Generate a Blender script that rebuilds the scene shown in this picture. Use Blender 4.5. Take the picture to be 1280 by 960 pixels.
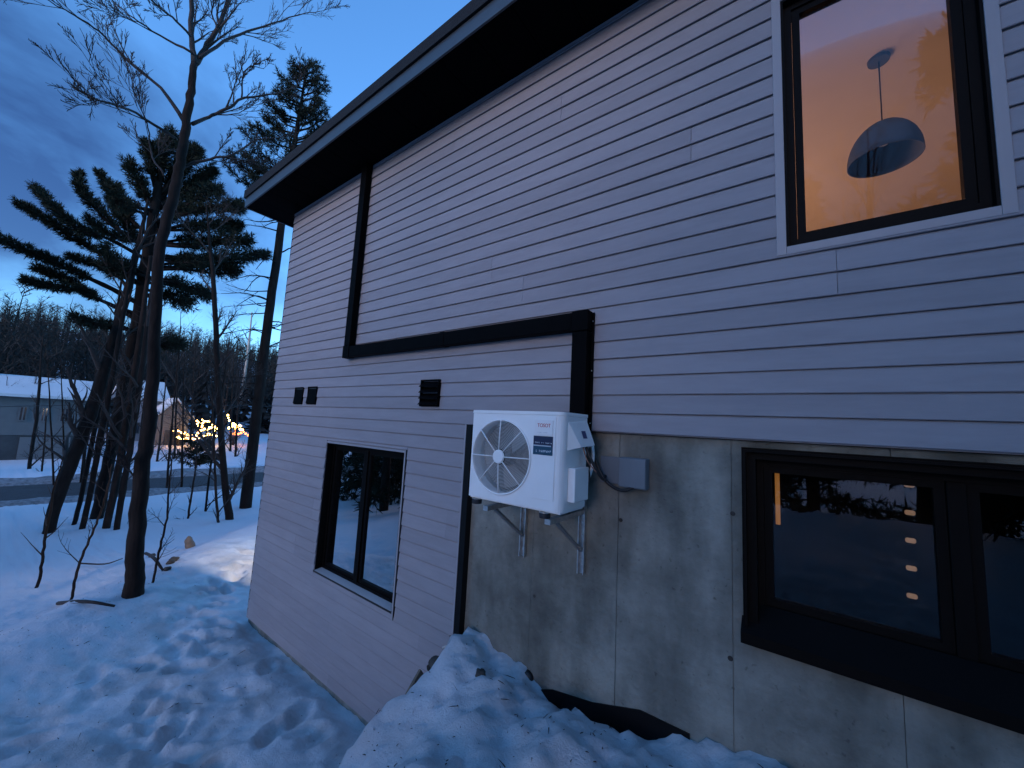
import bpy, bmesh, math, random
import numpy as np
from mathutils import Vector, Matrix, noise
PI = math.pi
rnd = random.Random(11)
for o in list(bpy.data.objects): bpy.data.objects.remove(o, do_unlink=True)
scene = bpy.context.scene
COL = scene.collection

# ------------------------------------------------------------------ camera
YAW, TILT, ROLL, FPX = 0.647159, 0.1091888, 0.0523588, 483.15     # solved from the siding lines and the wall's uprights
def cam_axes():
    f = Vector((-math.sin(YAW)*math.cos(TILT), math.cos(YAW)*math.cos(TILT), math.sin(TILT)))
    rt = Vector((math.cos(YAW), math.sin(YAW), 0)); u = rt.cross(f)
    return rt*math.cos(ROLL)+u*math.sin(ROLL), -rt*math.sin(ROLL)+u*math.cos(ROLL), f
CR, CU, CF = cam_axes()
cam = bpy.data.cameras.new('camera'); co = bpy.data.objects.new('camera', cam); COL.objects.link(co)
m = Matrix((CR, CU, -CF)).transposed().to_4x4()
co.matrix_world = m
cam.sensor_width = 36; cam.lens = FPX/1280*36; cam.clip_start = 0.05; cam.clip_end = 3000
scene.camera = co
def ray(px, py): return CR*((px-640)/FPX) - CU*((py-480)/FPX) + CF
def at_z(px, py, z): v = ray(px, py); return v*(z/v.z)
def at_y(px, py, y): v = ray(px, py); return v*(y/v.y)
def on_card(px, py, base, push=0.0):
    """point on the upright plane that faces the camera through a thing's base, optionally pushed away"""
    n = Vector((base.x, base.y, 0)).normalized(); v = ray(px, py)
    return v*((base.dot(n)+push)/v.dot(n))

# ------------------------------------------------------------------ world, sun, exposure
SUN_EL, SUN_AZ = math.radians(9.0), math.radians(172)
w = bpy.data.worlds.new('World'); scene.world = w; w.use_nodes = True
nt = w.node_tree; nt.nodes.clear(); N = nt.nodes.new; L = nt.links.new
out = N('ShaderNodeOutputWorld'); bg = N('ShaderNodeBackground'); sky = N('ShaderNodeTexSky')
sky.sky_type = 'NISHITA'; sky.sun_disc = False; sky.sun_elevation = SUN_EL; sky.sun_rotation = SUN_AZ
sky.air_density = 1.0; sky.dust_density = 0.0; sky.ozone_density = 4.0
tc = N('ShaderNodeTexCoord'); mp = N('ShaderNodeMapping'); mp.inputs['Scale'].default_value = (1.0, 1.0, 1.7)
mp.inputs['Location'].default_value = (0.35, 0.1, 0.2)
n1 = N('ShaderNodeTexNoise'); n1.inputs['Scale'].default_value = 2.0; n1.inputs['Detail'].default_value = 7; n1.inputs['Roughness'].default_value = .55; n1.inputs['Distortion'].default_value = .2
cr = N('ShaderNodeValToRGB'); cr.color_ramp.elements[0].position = .57; cr.color_ramp.elements[1].position = .84
mixc = N('ShaderNodeMix'); mixc.data_type = 'RGBA'; mixc.blend_type = 'MULTIPLY'
mixc.inputs['B'].default_value = (.27, .25, .31, 1)
tint = N('ShaderNodeMix'); tint.data_type = 'RGBA'; tint.blend_type = 'MULTIPLY'; tint.inputs['Factor'].default_value = 1
tint.inputs['B'].default_value = (.72, .90, 1.02, 1)
L(tc.outputs['Generated'], mp.inputs['Vector']); L(mp.outputs['Vector'], n1.inputs['Vector']);
cdir = ray(5, 262).normalized()                     # the slate cloud bank low over the trees
dot = N('ShaderNodeVectorMath'); dot.operation = 'DOT_PRODUCT'; dot.inputs[1].default_value = cdir
mr = N('ShaderNodeMapRange'); mr.inputs['From Min'].default_value = .885; mr.inputs['From Max'].default_value = 1.0; mr.inputs['To Max'].default_value = .36
nrm = N('ShaderNodeVectorMath'); nrm.operation = 'NORMALIZE'; L(tc.outputs['Generated'], nrm.inputs[0]); L(nrm.outputs['Vector'], dot.inputs[0]); L(dot.outputs['Value'], mr.inputs['Value'])
ad = N('ShaderNodeMath'); ad.operation = 'ADD'; L(n1.outputs['Fac'], ad.inputs[0]); L(mr.outputs['Result'], ad.inputs[1])
L(ad.outputs[0], cr.inputs['Fac']); L(cr.outputs['Color'], mixc.inputs['Factor']); L(sky.outputs['Color'], tint.inputs['A']); L(tint.outputs['Result'], mixc.inputs['A'])
L(mixc.outputs['Result'], bg.inputs['Color']); bg.inputs['Strength'].default_value = .15
L(bg.outputs['Background'], out.inputs['Surface'])
sl = bpy.data.lights.new('sun', 'SUN'); sl.energy = .85; sl.angle = math.radians(24); sl.color = (1, .78, .80)
so = bpy.data.objects.new('sun', sl); COL.objects.link(so)
sd = Vector((math.sin(SUN_AZ)*math.cos(SUN_EL), math.cos(SUN_AZ)*math.cos(SUN_EL), math.sin(SUN_EL)))
so.rotation_euler = sd.to_track_quat('Z', 'Y').to_euler()
vs = scene.view_settings; vs.view_transform = 'Standard'; vs.look = 'None'; vs.gamma = 1; vs.exposure = 1.9; vs.use_curve_mapping = False

# ------------------------------------------------------------------ materials
MATS = {}
def mat(name, col, rough=.6, metal=0.0, vary=0.0, vscale=6.0, bump=0.0, bscale=30.0, spec=.5, col2=None, stretch=None, emit=None, estr=0.0):
    if name in MATS: return MATS[name]
    mt = bpy.data.materials.new(name); mt.use_nodes = True; t = mt.node_tree; b = t.nodes['Principled BSDF']
    b.inputs['Base Color'].default_value = (*col, 1); b.inputs['Roughness'].default_value = rough
    b.inputs['Metallic'].default_value = metal; b.inputs['Specular IOR Level'].default_value = spec
    if emit: b.inputs['Emission Color'].default_value = (*emit, 1); b.inputs['Emission Strength'].default_value = estr
    tcn = t.nodes.new('ShaderNodeTexCoord'); mpn = t.nodes.new('ShaderNodeMapping')
    if stretch: mpn.inputs['Scale'].default_value = stretch
    t.links.new(tcn.outputs['Object'], mpn.inputs['Vector'])
    if vary or col2:
        n = t.nodes.new('ShaderNodeTexNoise'); n.inputs['Scale'].default_value = vscale; n.inputs['Detail'].default_value = 6; n.inputs['Roughness'].default_value = .62
        r = t.nodes.new('ShaderNodeValToRGB'); c2 = col2 or tuple(max(0, c*(1-vary)) for c in col)
        r.color_ramp.elements[0].position = .36; r.color_ramp.elements[1].position = .64
        r.color_ramp.elements[0].color = (*c2, 1); r.color_ramp.elements[1].color = (*col, 1)
        t.links.new(mpn.outputs['Vector'], n.inputs['Vector']); t.links.new(n.outputs['Fac'], r.inputs['Fac']); t.links.new(r.outputs['Color'], b.inputs['Base Color'])
    if bump:
        n = t.nodes.new('ShaderNodeTexNoise'); n.inputs['Scale'].default_value = bscale; n.inputs['Detail'].default_value = 5
        bm_ = t.nodes.new('ShaderNodeBump'); bm_.inputs['Strength'].default_value = bump; bm_.inputs['Distance'].default_value = .02
        t.links.new(mpn.outputs['Vector'], n.inputs['Vector']); t.links.new(n.outputs['Fac'], bm_.inputs['Height']); t.links.new(bm_.outputs['Normal'], b.inputs['Normal'])
    MATS[name] = mt
    return mt
def mat_glass(name, tint=(.9, .93, .95), gain=1.7):
    mt = bpy.data.materials.new(name); mt.use_nodes = True; t = mt.node_tree; t.nodes.clear()
    o = t.nodes.new('ShaderNodeOutputMaterial'); mx = t.nodes.new('ShaderNodeMixShader'); tr = t.nodes.new('ShaderNodeBsdfTransparent'); gl = t.nodes.new('ShaderNodeBsdfGlossy')
    fr = t.nodes.new('ShaderNodeFresnel'); fr.inputs['IOR'].default_value = 1.52
    mu = t.nodes.new('ShaderNodeMath'); mu.operation = 'MULTIPLY'; mu.inputs[1].default_value = gain; mu.use_clamp = True
    n = t.nodes.new('ShaderNodeTexNoise'); n.inputs['Scale'].default_value = 1.3; n.inputs['Detail'].default_value = 1
    bp = t.nodes.new('ShaderNodeBump'); bp.inputs['Strength'].default_value = .05; bp.inputs['Distance'].default_value = .05
    tcn = t.nodes.new('ShaderNodeTexCoord'); t.links.new(tcn.outputs['Object'], n.inputs['Vector']); t.links.new(n.outputs['Fac'], bp.inputs['Height']); t.links.new(bp.outputs['Normal'], gl.inputs['Normal'])
    tr.inputs['Color'].default_value = (*tint, 1); gl.inputs['Roughness'].default_value = .0
    t.links.new(fr.outputs['Fac'], mu.inputs[0]); t.links.new(mu.outputs[0], mx.inputs['Fac']); t.links.new(tr.outputs[0], mx.inputs[1]); t.links.new(gl.outputs[0], mx.inputs[2]); t.links.new(mx.outputs[0], o.inputs['Surface'])
    return mt
def mat_concrete():
    mt = mat('concrete', (.29, .295, .265), .85, 0, .42, 3.0, .6, 22, .25)
    t = mt.node_tree; b = t.nodes['Principled BSDF']
    src = b.inputs['Base Color'].links[0].from_socket
    tcn = t.nodes.new('ShaderNodeTexCoord'); mpn = t.nodes.new('ShaderNodeMapping'); mpn.inputs['Scale'].default_value = (3.5, 1, .9)
    n = t.nodes.new('ShaderNodeTexNoise'); n.inputs['Scale'].default_value = 1.2; n.inputs['Detail'].default_value = 6
    r = t.nodes.new('ShaderNodeValToRGB'); r.color_ramp.elements[0].position = .36; r.color_ramp.elements[0].color = (.45, .45, .44, 1); r.color_ramp.elements[1].position = .60; r.color_ramp.elements[1].color = (1, 1, 1, 1)
    mx = t.nodes.new('ShaderNodeMix'); mx.data_type = 'RGBA'; mx.blend_type = 'MULTIPLY'; mx.inputs['Factor'].default_value = .75
    n2 = t.nodes.new('ShaderNodeTexNoise'); n2.inputs['Scale'].default_value = 34; n2.inputs['Detail'].default_value = 4
    r2 = t.nodes.new('ShaderNodeValToRGB'); r2.color_ramp.elements[0].position = .22; r2.color_ramp.elements[0].color = (.5, .49, .48, 1); r2.color_ramp.elements[1].position = .34; r2.color_ramp.elements[1].color = (1, 1, 1, 1)
    mx2 = t.nodes.new('ShaderNodeMix'); mx2.data_type = 'RGBA'; mx2.blend_type = 'MULTIPLY'; mx2.inputs['Factor'].default_value = .9
    lk = t.links.new
    lk(tcn.outputs['Object'], mpn.inputs['Vector']); lk(mpn.outputs['Vector'], n.inputs['Vector']); lk(n.outputs['Fac'], r.inputs['Fac'])
    lk(tcn.outputs['Object'], n2.inputs['Vector']); lk(n2.outputs['Fac'], r2.inputs['Fac'])
    lk(src, mx.inputs['A']); lk(r.outputs['Color'], mx.inputs['B']); lk(mx.outputs['Result'], mx2.inputs['A']); lk(r2.outputs['Color'], mx2.inputs['B']); lk(mx2.outputs['Result'], b.inputs['Base Color'])
    return mt
def mat_snow():
    mt = bpy.data.materials.new('snow'); mt.use_nodes = True; t = mt.node_tree; b = t.nodes['Principled BSDF']; lk = t.links.new
    b.inputs['Roughness'].default_value = .75; b.inputs['Specular IOR Level'].default_value = .25
    tcn = t.nodes.new('ShaderNodeTexCoord')
    n = t.nodes.new('ShaderNodeTexNoise'); n.inputs['Scale'].default_value = 2.2; n.inputs['Detail'].default_value = 8; n.inputs['Roughness'].default_value = .6
    r = t.nodes.new('ShaderNodeValToRGB'); r.color_ramp.elements[0].position = .30; r.color_ramp.elements[0].color = (.38, .38, .38, 1); r.color_ramp.elements[1].position = .60; r.color_ramp.elements[1].color = (.66, .675, .70, 1)
    n2 = t.nodes.new('ShaderNodeTexNoise'); n2.inputs['Scale'].default_value = 17; n2.inputs['Detail'].default_value = 10; n2.inputs['Roughness'].default_value = .78
    bp = t.nodes.new('ShaderNodeBump'); bp.inputs['Strength'].default_value = .6; bp.inputs['Distance'].default_value = .05
    # trodden, crusted snow carries fine debris (vertex attribute marks the walked area)
    at = t.nodes.new('ShaderNodeAttribute'); at.attribute_name = 'trodden'
    mx = t.nodes.new('ShaderNodeMix'); mx.data_type = 'RGBA'; mx.inputs['A'].default_value = (.56, .57, .61, 1)
    lk(tcn.outputs['Object'], n.inputs['Vector']); lk(n.outputs['Fac'], r.inputs['Fac']); lk(at.outputs['Fac'], mx.inputs['Factor']); lk(r.outputs['Color'], mx.inputs['B'])
    lk(mx.outputs['Result'], b.inputs['Base Color']); lk(tcn.outputs['Object'], n2.inputs['Vector']); lk(n2.outputs['Fac'], bp.inputs['Height']); lk(bp.outputs['Normal'], b.inputs['Normal'])
    return mt
SNOW = mat_snow(); CONC = mat_concrete(); GLASS = mat_glass('window_glass', gain=.22); GLASSR = mat_glass('coated_glass', gain=9.0); GLASSB = mat_glass('basement_glass', gain=1.0)
SIDING = mat('vinyl_siding', (.300, .288, .312), .6, 0, .10, 3, .10, 90, .2, stretch=(1, 1, 6))
_t = SIDING.node_tree; _b = _t.nodes['Principled BSDF']; _src = _b.inputs['Base Color'].links[0].from_socket      # every board a touch different
_oi = _t.nodes.new('ShaderNodeObjectInfo'); _mr = _t.nodes.new('ShaderNodeMapRange'); _mr.inputs['To Min'].default_value = .93; _mr.inputs['To Max'].default_value = 1.05
_hs = _t.nodes.new('ShaderNodeHueSaturation'); _t.links.new(_oi.outputs['Random'], _mr.inputs['Value']); _t.links.new(_mr.outputs['Result'], _hs.inputs['Value']); _t.links.new(_src, _hs.inputs['Color']); _t.links.new(_hs.outputs['Color'], _b.inputs['Base Color'])
TRIML = mat('light_trim', (.31, .30, .32), .5)
BLACK = mat('black_aluminium', (.004, .004, .005), .5, 0, .25, 9, .04, 60, .2)
DUCTM = mat('black_duct', (.0025, .0025, .003), .6, 0, .3, 8, .05, 40, .04)
SOFF = mat('black_soffit', (.0022, .0022, .0026), .8, 0, .2, 5, 0, 1, .03)
FASC = mat('fascia_metal', (.045, .055, .065), .4, .1, .2, 4, .05, 20)
FRAME = mat('bronze_frame', (.004, .0035, .0035), .55, 0, .2, 8, .03, 50, .08)
SHING = mat('shingle', (.005, .005, .006), .9, 0, .4, 40, .5, 60)
WHITE = mat('white_powdercoat', (.82, .84, .84), .42, 0, .05, 5, .03, 120, .45)
DARK = mat('dark_plastic', (.015, .015, .017), .5)
GALV = mat('galvanised_steel', (.62, .62, .60), .3, .85, .3, 25, .1, 60)
WOODI = mat('plaster', (.72, .66, .58), .9, 0, .06, 2)
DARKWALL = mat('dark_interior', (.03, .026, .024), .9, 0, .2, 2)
BARK = mat('bark', (.026, .018, .015), .95, 0, .55, 9, 1.0, 16, .2, stretch=(1, 1, .22))
BARKD = mat('pine_bark', (.014, .011, .010), .95, 0, .5, 9, 1.0, 14, .2, stretch=(1, 1, .25))
BIRCH = mat('birch_bark', (.42, .40, .37), .85, 0, .6, 12, .4, 14, .2, stretch=(.4, .4, 2))
TWIG = mat('twig', (.022, .017, .016), .9)
NEED = mat('pine_needles', (.014, .022, .015), .8, 0, .5, 3, 0, 1, .15)
ROADM = mat('asphalt', (.045, .045, .047), .8, 0, .35, 3, .3, 60, .3)
GRIT = mat('gritty_snow', (.24, .24, .25), .9, 0, .5, 6, .6, 20, .2)
ROCK = mat('rock', (.06, .055, .05), .9, 0, .5, 8, .6, 20)
WOOD = mat('weathered_wood', (.20, .15, .11), .85, 0, .4, 12, .4, 30)

# ------------------------------------------------------------------ helpers
def mesh_obj(name, verts, faces, material, parent=None, smooth=False):
    me = bpy.data.meshes.new(name); me.from_pydata([tuple(v) for v in verts], [], faces); me.update()
    if smooth: me.polygons.foreach_set('use_smooth', [True]*len(me.polygons))
    if material: me.materials.append(material)
    o = bpy.data.objects.new(name, me); COL.objects.link(o)
    if parent: o.parent = parent
    return o
def bm_obj(name, bm, material, parent=None, smooth=False):
    me = bpy.data.meshes.new(name); bmesh.ops.recalc_face_normals(bm, faces=bm.faces); bm.to_mesh(me); bm.free()
    if smooth: me.polygons.foreach_set('use_smooth', [True]*len(me.polygons))
    if material: me.materials.append(material)
    o = bpy.data.objects.new(name, me); COL.objects.link(o)
    if parent: o.parent = parent
    return o
def add_box(bm, x0, x1, y0, y1, z0, z1):
    v = [bm.verts.new((x, y, z)) for x in (x0, x1) for y in (y0, y1) for z in (z0, z1)]
    for f in ((0, 1, 3, 2), (4, 6, 7, 5), (0, 4, 5, 1), (2, 3, 7, 6), (0, 2, 6, 4), (1, 5, 7, 3)): bm.faces.new([v[i] for i in f])
    return v
def box(name, x0, x1, y0, y1, z0, z1, material, parent=None, bevel=0.0):
    bm = bmesh.new(); add_box(bm, x0, x1, y0, y1, z0, z1)
    if bevel: bmesh.ops.bevel(bm, geom=list(bm.edges), offset=bevel, segments=2, affect='EDGES', profile=.5)
    return bm_obj(name, bm, material, parent)
def tag(o, label, cat, group=None, kind=None):
    if label: o['label'] = label
    if cat: o['category'] = cat
    if group: o['group'] = group
    if kind: o['kind'] = kind
    return o
def thing(name, label, cat, loc=(0, 0, 0), group=None):
    o = bpy.data.objects.new(name, None); COL.objects.link(o); o.location = loc; o.empty_display_size = .1
    return tag(o, label, cat, group)
def struct(o): o['kind'] = 'structure'; return o
def at_origin(o, t):          # part built in world coordinates under a thing that stands elsewhere
    o.matrix_parent_inverse = Matrix.Translation(-Vector(t.location)); return o
class Tubes:
    def __init__(s): s.v = []; s.f = []
    def tube(s, pts, rads, n=6, cap=True):
        k0 = len(s.v); up = Vector((0, 0, 1)); prev = None
        for i, p in enumerate(pts):
            d = (pts[min(i+1, len(pts)-1)]-pts[max(i-1, 0)])
            d = d.normalized() if d.length > 1e-9 else up
            if prev is None: a = d.cross(Vector((.31, .95, .05))); a = a.normalized() if a.length > 1e-4 else Vector((1, 0, 0))
            else: a = (prev-d*prev.dot(d)).normalized()
            prev = a; b = d.cross(a)
            for j in range(n):
                t = 2*PI*j/n; s.v.append(p+(a*math.cos(t)+b*math.sin(t))*rads[i])
        for i in range(len(pts)-1):
            for j in range(n):
                q = k0+i*n; s.f.append((q+j, q+(j+1) % n, q+n+(j+1) % n, q+n+j))
        if cap: s.f.append(tuple(k0+j for j in reversed(range(n)))); s.f.append(tuple(k0+(len(pts)-1)*n+j for j in range(n)))
    def build(s, name, material, parent=None, smooth=True): return mesh_obj(name, s.v, s.f, material, parent, smooth)
def spline(pts, k=5):
    if len(pts) < 3: return [pts[0].lerp(pts[-1], i/k) for i in range(k+1)]
    P = [pts[0]*2-pts[1]]+list(pts)+[pts[-1]*2-pts[-2]]; outp = []
    for i in range(1, len(P)-2):
        for j in range(k):
            t = j/k; a, b, c, d = P[i-1:i+3]
            outp.append(.5*((2*b)+(c-a)*t+(2*a-5*b+4*c-d)*t*t+(3*b-a-3*c+d)*t**3))
    outp.append(pts[-1]); return outp
def lerpl(l, t):
    x = t*(len(l)-1); i = min(int(x), len(l)-2); return l[i]+(l[i+1]-l[i])*(x-i)
def sstep(a, b, x): t = max(0, min(1, (x-a)/(b-a))); return t*t*(3-2*t)
def ssN(a, b, x): t = np.clip((x-a)/(b-a), 0, 1); return t*t*(3-2*t)

# ------------------------------------------------------------------ ground
WY = 2.52                         # outer face of the siding
HX0, HX1, HY1 = -6.44, 6.2, 10.5  # house footprint
feet = []
fr = random.Random(5)
def footpath():
    for k in range(3):
        pts = [(-2.9, -.2+.3*k), (-4.2, .9+.22*k), (-5.5, 1.5+.15*k), (-7.2, 2.0+.2*k), (-8.6, 3.1+.1*k), (-10.2, 4.2)]
        for i in range(len(pts)-1):
            for j in range(6):
                t = j/6+fr.uniform(-.05, .05)
                feet.append((pts[i][0]*(1-t)+pts[i+1][0]*t+fr.uniform(-.22, .22), pts[i][1]*(1-t)+pts[i+1][1]*t+fr.uniform(-.22, .22), fr.uniform(0, PI), fr.uniform(.015, .055)))
    for k in range(70): feet.append((fr.uniform(-6.6, -2.7), fr.uniform(-.6, 2.3), fr.uniform(0, PI), fr.uniform(.015, .05)))
footpath()
PROF = [(-1000, 60), (-420, 48), (-260, 30), (-170, 12), (-120, 3.0), (-85, -2.6), (-62, -4.3), (-50, -4.75), (-36, -4.35), (-33, -4.2), (-25.5, -4.2), (-23, -4.05), (-17, -3.72), (-12, -3.25), (-9, -3.0), (-6.4, -2.92), (-3, -2.88), (30, -2.88), (1000, -2.8)]
PX = np.array([p[0] for p in PROF]); PZ = np.array([p[1] for p in PROF])
def lower(x, y):
    z = np.interp(x, PX, PZ)
    s = (-.65)*(x+8.75)+(-.76)*(y-1.75)                 # beyond the crest by the big tree the yard drops away
    z = z-.38*ssN(0.0, 1.8, s)*ssN(-24, -18, x)
    z = z+.28*np.exp(-((s+.25)/.9)**2)*ssN(-16, -9.5, x)*ssN(-2.5, .8, y)*ssN(-5.5, -8, x)
    z = z+np.clip(np.abs(y-10)-70, 0, 900)*.05*ssN(-60, 40, x)
    return z
def gz(x, y):
    x = np.asarray(x, float); y = np.asarray(y, float)
    lo = lower(x, y)
    up = -1.74+.10*ssN(-1.0, .3, x)-.12*ssN(1.4, 0, y)*0-.34*ssN(-1.35, -2.3, x)*ssN(2.25, 1.35, y)
    up = up+.06*np.exp(-((x+2.14)/.30)**2-((y-2.32)/.2)**2)+.05*np.exp(-((x+1.5)/.3)**2-((y-1.9)/.3)**2)
    up = up-.16*np.exp(-((y-2.58)/.11)**2)*ssN(-1.75, -1.45, x)*ssN(-.6, -.95, x)
    wid = .24+.9*ssN(1.5, .2, y)
    xr = -2.24-.05*np.sin(y*5)
    k = ssN(0, 1, (x-(xr-wid))/wid)
    k = k*ssN(-14, -6, y)
    z = lo*(1-k)+up*k
    z = z-.07*ssN(WY-.30, WY-.06, y)*ssN(-6.75, -6.45, x)*ssN(-2.5, -2.9, x)*ssN(3.2, 2.7, y)     # melt gap along the wall
    return z
def gzs(x, y): return float(gz(x, y))
def axis(dense0, dense1, step, lo, hi, grow=1.10):
    a = list(np.arange(dense0, dense1, step)); s = step; v = dense0; l = []
    while v > lo: s *= grow; v -= s; l.append(v)
    r = []; s = step; v = a[-1]
    while v < hi: s *= grow; v += s; r.append(v)
    return np.array(l[::-1]+a+r)
gx = axis(-10.5, 1.2, .045, -900, 900); gy = axis(-.4, 2.76, .04, -900, 900)
X, Y = np.meshgrid(gx, gy); Z = gz(X, Y)
near = (np.abs(X+4) < 9) & (np.abs(Y-1) < 5)
XF, YF = X.ravel(), Y.ravel(); ZF = Z.ravel(); TR = np.zeros_like(ZF)
for fx, fy, fa, fd in feet:
    c, s_ = math.cos(fa), math.sin(fa); dx = XF-fx; dy = YF-fy
    u = (dx*c+dy*s_)/.17; v_ = (-dx*s_+dy*c)/.085; r2 = u*u+v_*v_
    ZF -= fd*1.25*np.exp(-r2**3); ZF += fd*.35*np.exp(-((np.sqrt(r2)-1.45)/.35)**2)
    TR = np.maximum(TR, np.exp(-(dx*dx+dy*dy)/.35))
TR = np.maximum(TR, ssN(-2.9, -2.2, XF)*ssN(-3, 0, YF)*.5*(XF < 4))
for i in range(len(ZF)):
    x, y = XF[i], YF[i]; d = abs(x+3)+abs(y)
    if d < 40:
        p = Vector((x, y, 0)); bank = 2.1 if x > -2.7 else .65
        ZF[i] += bank*(.045*noise.fractal(p*3.1, 1.0, 2.1, 4)+.022*noise.fractal(p*11, .9, 2.1, 3))+.06*noise.noise(p*.7)
    else: ZF[i] += min(6, d*.012)*noise.noise(Vector((x, y, 0))*.021)*(0 if -45 < x < -20 else 1)
inside = (XF > HX0+.12) & (XF < HX1-.1) & (YF > WY+.16) & (YF < HY1-.1); ZF[inside] = -3.35
# the road bed is cut level
rb = (XF < -25.6) & (XF > -32.0); ZF[rb] = -4.32
nxg, nyg = len(gx), len(gy)
F = [(j*nxg+i, j*nxg+i+1, (j+1)*nxg+i+1, (j+1)*nxg+i) for j in range(nyg-1) for i in range(nxg-1)]
ground = struct(mesh_obj('snow_ground', list(zip(XF.tolist(), YF.tolist(), ZF.tolist())), F, SNOW, None, True))
at_ = ground.data.attributes.new('trodden', 'FLOAT', 'POINT'); at_.data.foreach_set('value', TR.astype('f'))
# road: asphalt sheet plus the gritty ploughed edges
ys = list(np.arange(-260, 320, 2.0)); vv = []; ff = []
for j, y in enumerate(ys):
    for k, x in enumerate((-31.6, -30, -28.8, -27.4, -26.1)): vv.append((x+.5*math.sin(y*.03), y, -4.2+.03*(k == 2)))
for j in range(len(ys)-1):
    for k in range(4): q = j*5+k; ff.append((q, q+1, q+6, q+5))
struct(mesh_obj('road', vv, ff, ROADM, None, True))
for nm, xc, wd, ht in (('road_edge_near', -25.7, .75, .34), ('road_edge_far', -32.3, 1.1, .5)):
    vv = []; ff = []
    ys2 = list(np.arange(-80, 110, .6))
    for j, y in enumerate(ys2):
        for k in range(7):
            t = k/6*2-1; h = ht*(1-t*t)*(.7+.5*noise.noise(Vector((xc, y*.7, k))))
            vv.append((xc+wd*t+.5*math.sin(y*.03)+.15*noise.noise(Vector((y*.5, xc, 3))), y, -4.27+h+.08*noise.noise(Vector((y*1.7, k*.9, xc)))))
    for j in range(len(ys2)-1):
        for k in range(6): q = j*7+k; ff.append((q, q+1, q+8, q+7))
    struct(mesh_obj(nm, vv, ff, GRIT, None, True))

# ------------------------------------------------------------------ house
house = thing('house', 'two storey house with pale grey vinyl siding, black eaves and concrete foundation', 'house', (0, WY, -2.9))
def hp(o): return at_origin(o, house) if o.parent == house else at_origin(o, house)
def hbox(name, *a, **k):
    mt_ = a[6]; o = box(name, *a[:6], mt_, house, k.get('bevel', 0)); return at_origin(o, house)
C = .1263
UW = (-.048, .715, 1.065, 2.60)        # upper window rough opening x0,x1,z0,z1
LW = (-4.71, -3.20, -1.825, -.318)     # lower left window
BW = (-.27, 1.42, -.985, -.06)         # basement window in the concrete
def wall_cells(x0, x1, z0, z1, holes):
    xs = sorted({x0, x1, *[h[0] for h in holes], *[h[1] for h in holes]}); zs = sorted({z0, z1, *[h[2] for h in holes], *[h[3] for h in holes]})
    for a, b in zip(xs, xs[1:]):
        for c, d in zip(zs, zs[1:]):
            mx_, mz = (a+b)/2, (c+d)/2
            if not any(h[0] < mx_ < h[1] and h[2] < mz < h[3] for h in holes): yield a, b, c, d
bm = bmesh.new()
for a, b, c, d in wall_cells(HX0+.01, HX1, 0.0, 3.22, [UW]): add_box(bm, a, b, WY+.012, WY+.16, c, d)
for a, b, c, d in wall_cells(HX0+.01, -2.36, -2.90, 0.0, [LW]): add_box(bm, a, b, WY+.012, WY+.16, c, d)
siding = at_origin(bm_obj('siding', bm, SIDING, house), house)
SG = 0
def board(x0, x1, z0, h, dz=0, jit=0.0, parent=siding):
    """one clapboard course: a lip at the foot, a face leaning back, a soft roll at the top"""
    lip = WY-.007-jit; v = []
    g = min(.010, h*.3); u_ = min(.012, h*.4); prof = [(WY+.011, u_), (lip+.004, u_), (lip+.003, -.001), (lip, .002), (lip+.001, .012), (lip+.007, h-g*1.6), (lip+.015, h-g*.4), (WY+.011, h)]
    for x in (x0, x1):
        e = rnd.uniform(-.0012, .0012); f0 = rnd.uniform(-.001, .001)
        for y, z in prof: v.append((x, y+f0, z0+z+dz+e))
    n = len(prof); f = [(i, i+1, n+i+1, n+i) for i in range(n-1)]+[tuple(range(n)), tuple(reversed(range(n, 2*n)))]
    o = mesh_obj('siding_board', v, f, SIDING, parent)
    o.matrix_parent_inverse = Matrix.Translation(-Vector(house.location)) if parent == house else Matrix()
    return o
def course(k, x0, x1, holes, seams, ztop):
    z0 = k*C; h = min(C, ztop-z0)
    if h < .01: return
    spans = [(x0, x1, z0, h)]
    for hx0, hx1, hz0, hz1 in holes:
        ns = []
        for a, b, z, hh in spans:
            if hx1 <= a or hx0 >= b or hz1 <= z or hz0 >= z+hh: ns.append((a, b, z, hh)); continue
            ns.append((a, hx0, z, hh)); ns.append((hx1, b, z, hh))
            if hz0 > z+.006: ns.append((hx0, hx1, z, hz0-z))
            if hz1 < z+hh-.006: ns.append((hx0, hx1, hz1, z+hh-hz1))
        spans = ns
    for a, b, z, hh in spans:
        cuts = [a]+[s for s in seams if a+.15 < s < b-.15]+[b]
        for i, (p, q) in enumerate(zip(cuts, cuts[1:])):
            board(p+(.0012 if i else 0), q-(.0012 if i < len(cuts)-2 else 0), z, hh, rnd.uniform(-.0008, .0008), rnd.uniform(0, .0016)+(.0012 if (i % 2) else 0))
SEAMS = [-4.9, -2.55, -1.9, -3.5, -5.5, -2.2, -1.35, -4.2, -3.0, -.62, -5.2, -2.8, -1.6, -3.9]
uholes = [(UW[0]-.045, UW[1]+.045, UW[2]-.045, UW[3]+.045)]
for k in range(0, 26):
    s = SEAMS[(k//2) % len(SEAMS)]; course(k, HX0, HX1, uholes, [s, s+3.66, s+7.3, s-3.66], 3.19)
lholes = [(LW[0]-.02, LW[1]+.035, LW[2]-.02, LW[3]+.03)]
for k in range(-23, 0):
    s = SEAMS[(k//2+5) % len(SEAMS)]; course(k, HX0, -2.385, lholes, [s, s-3.66], 0)
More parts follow.
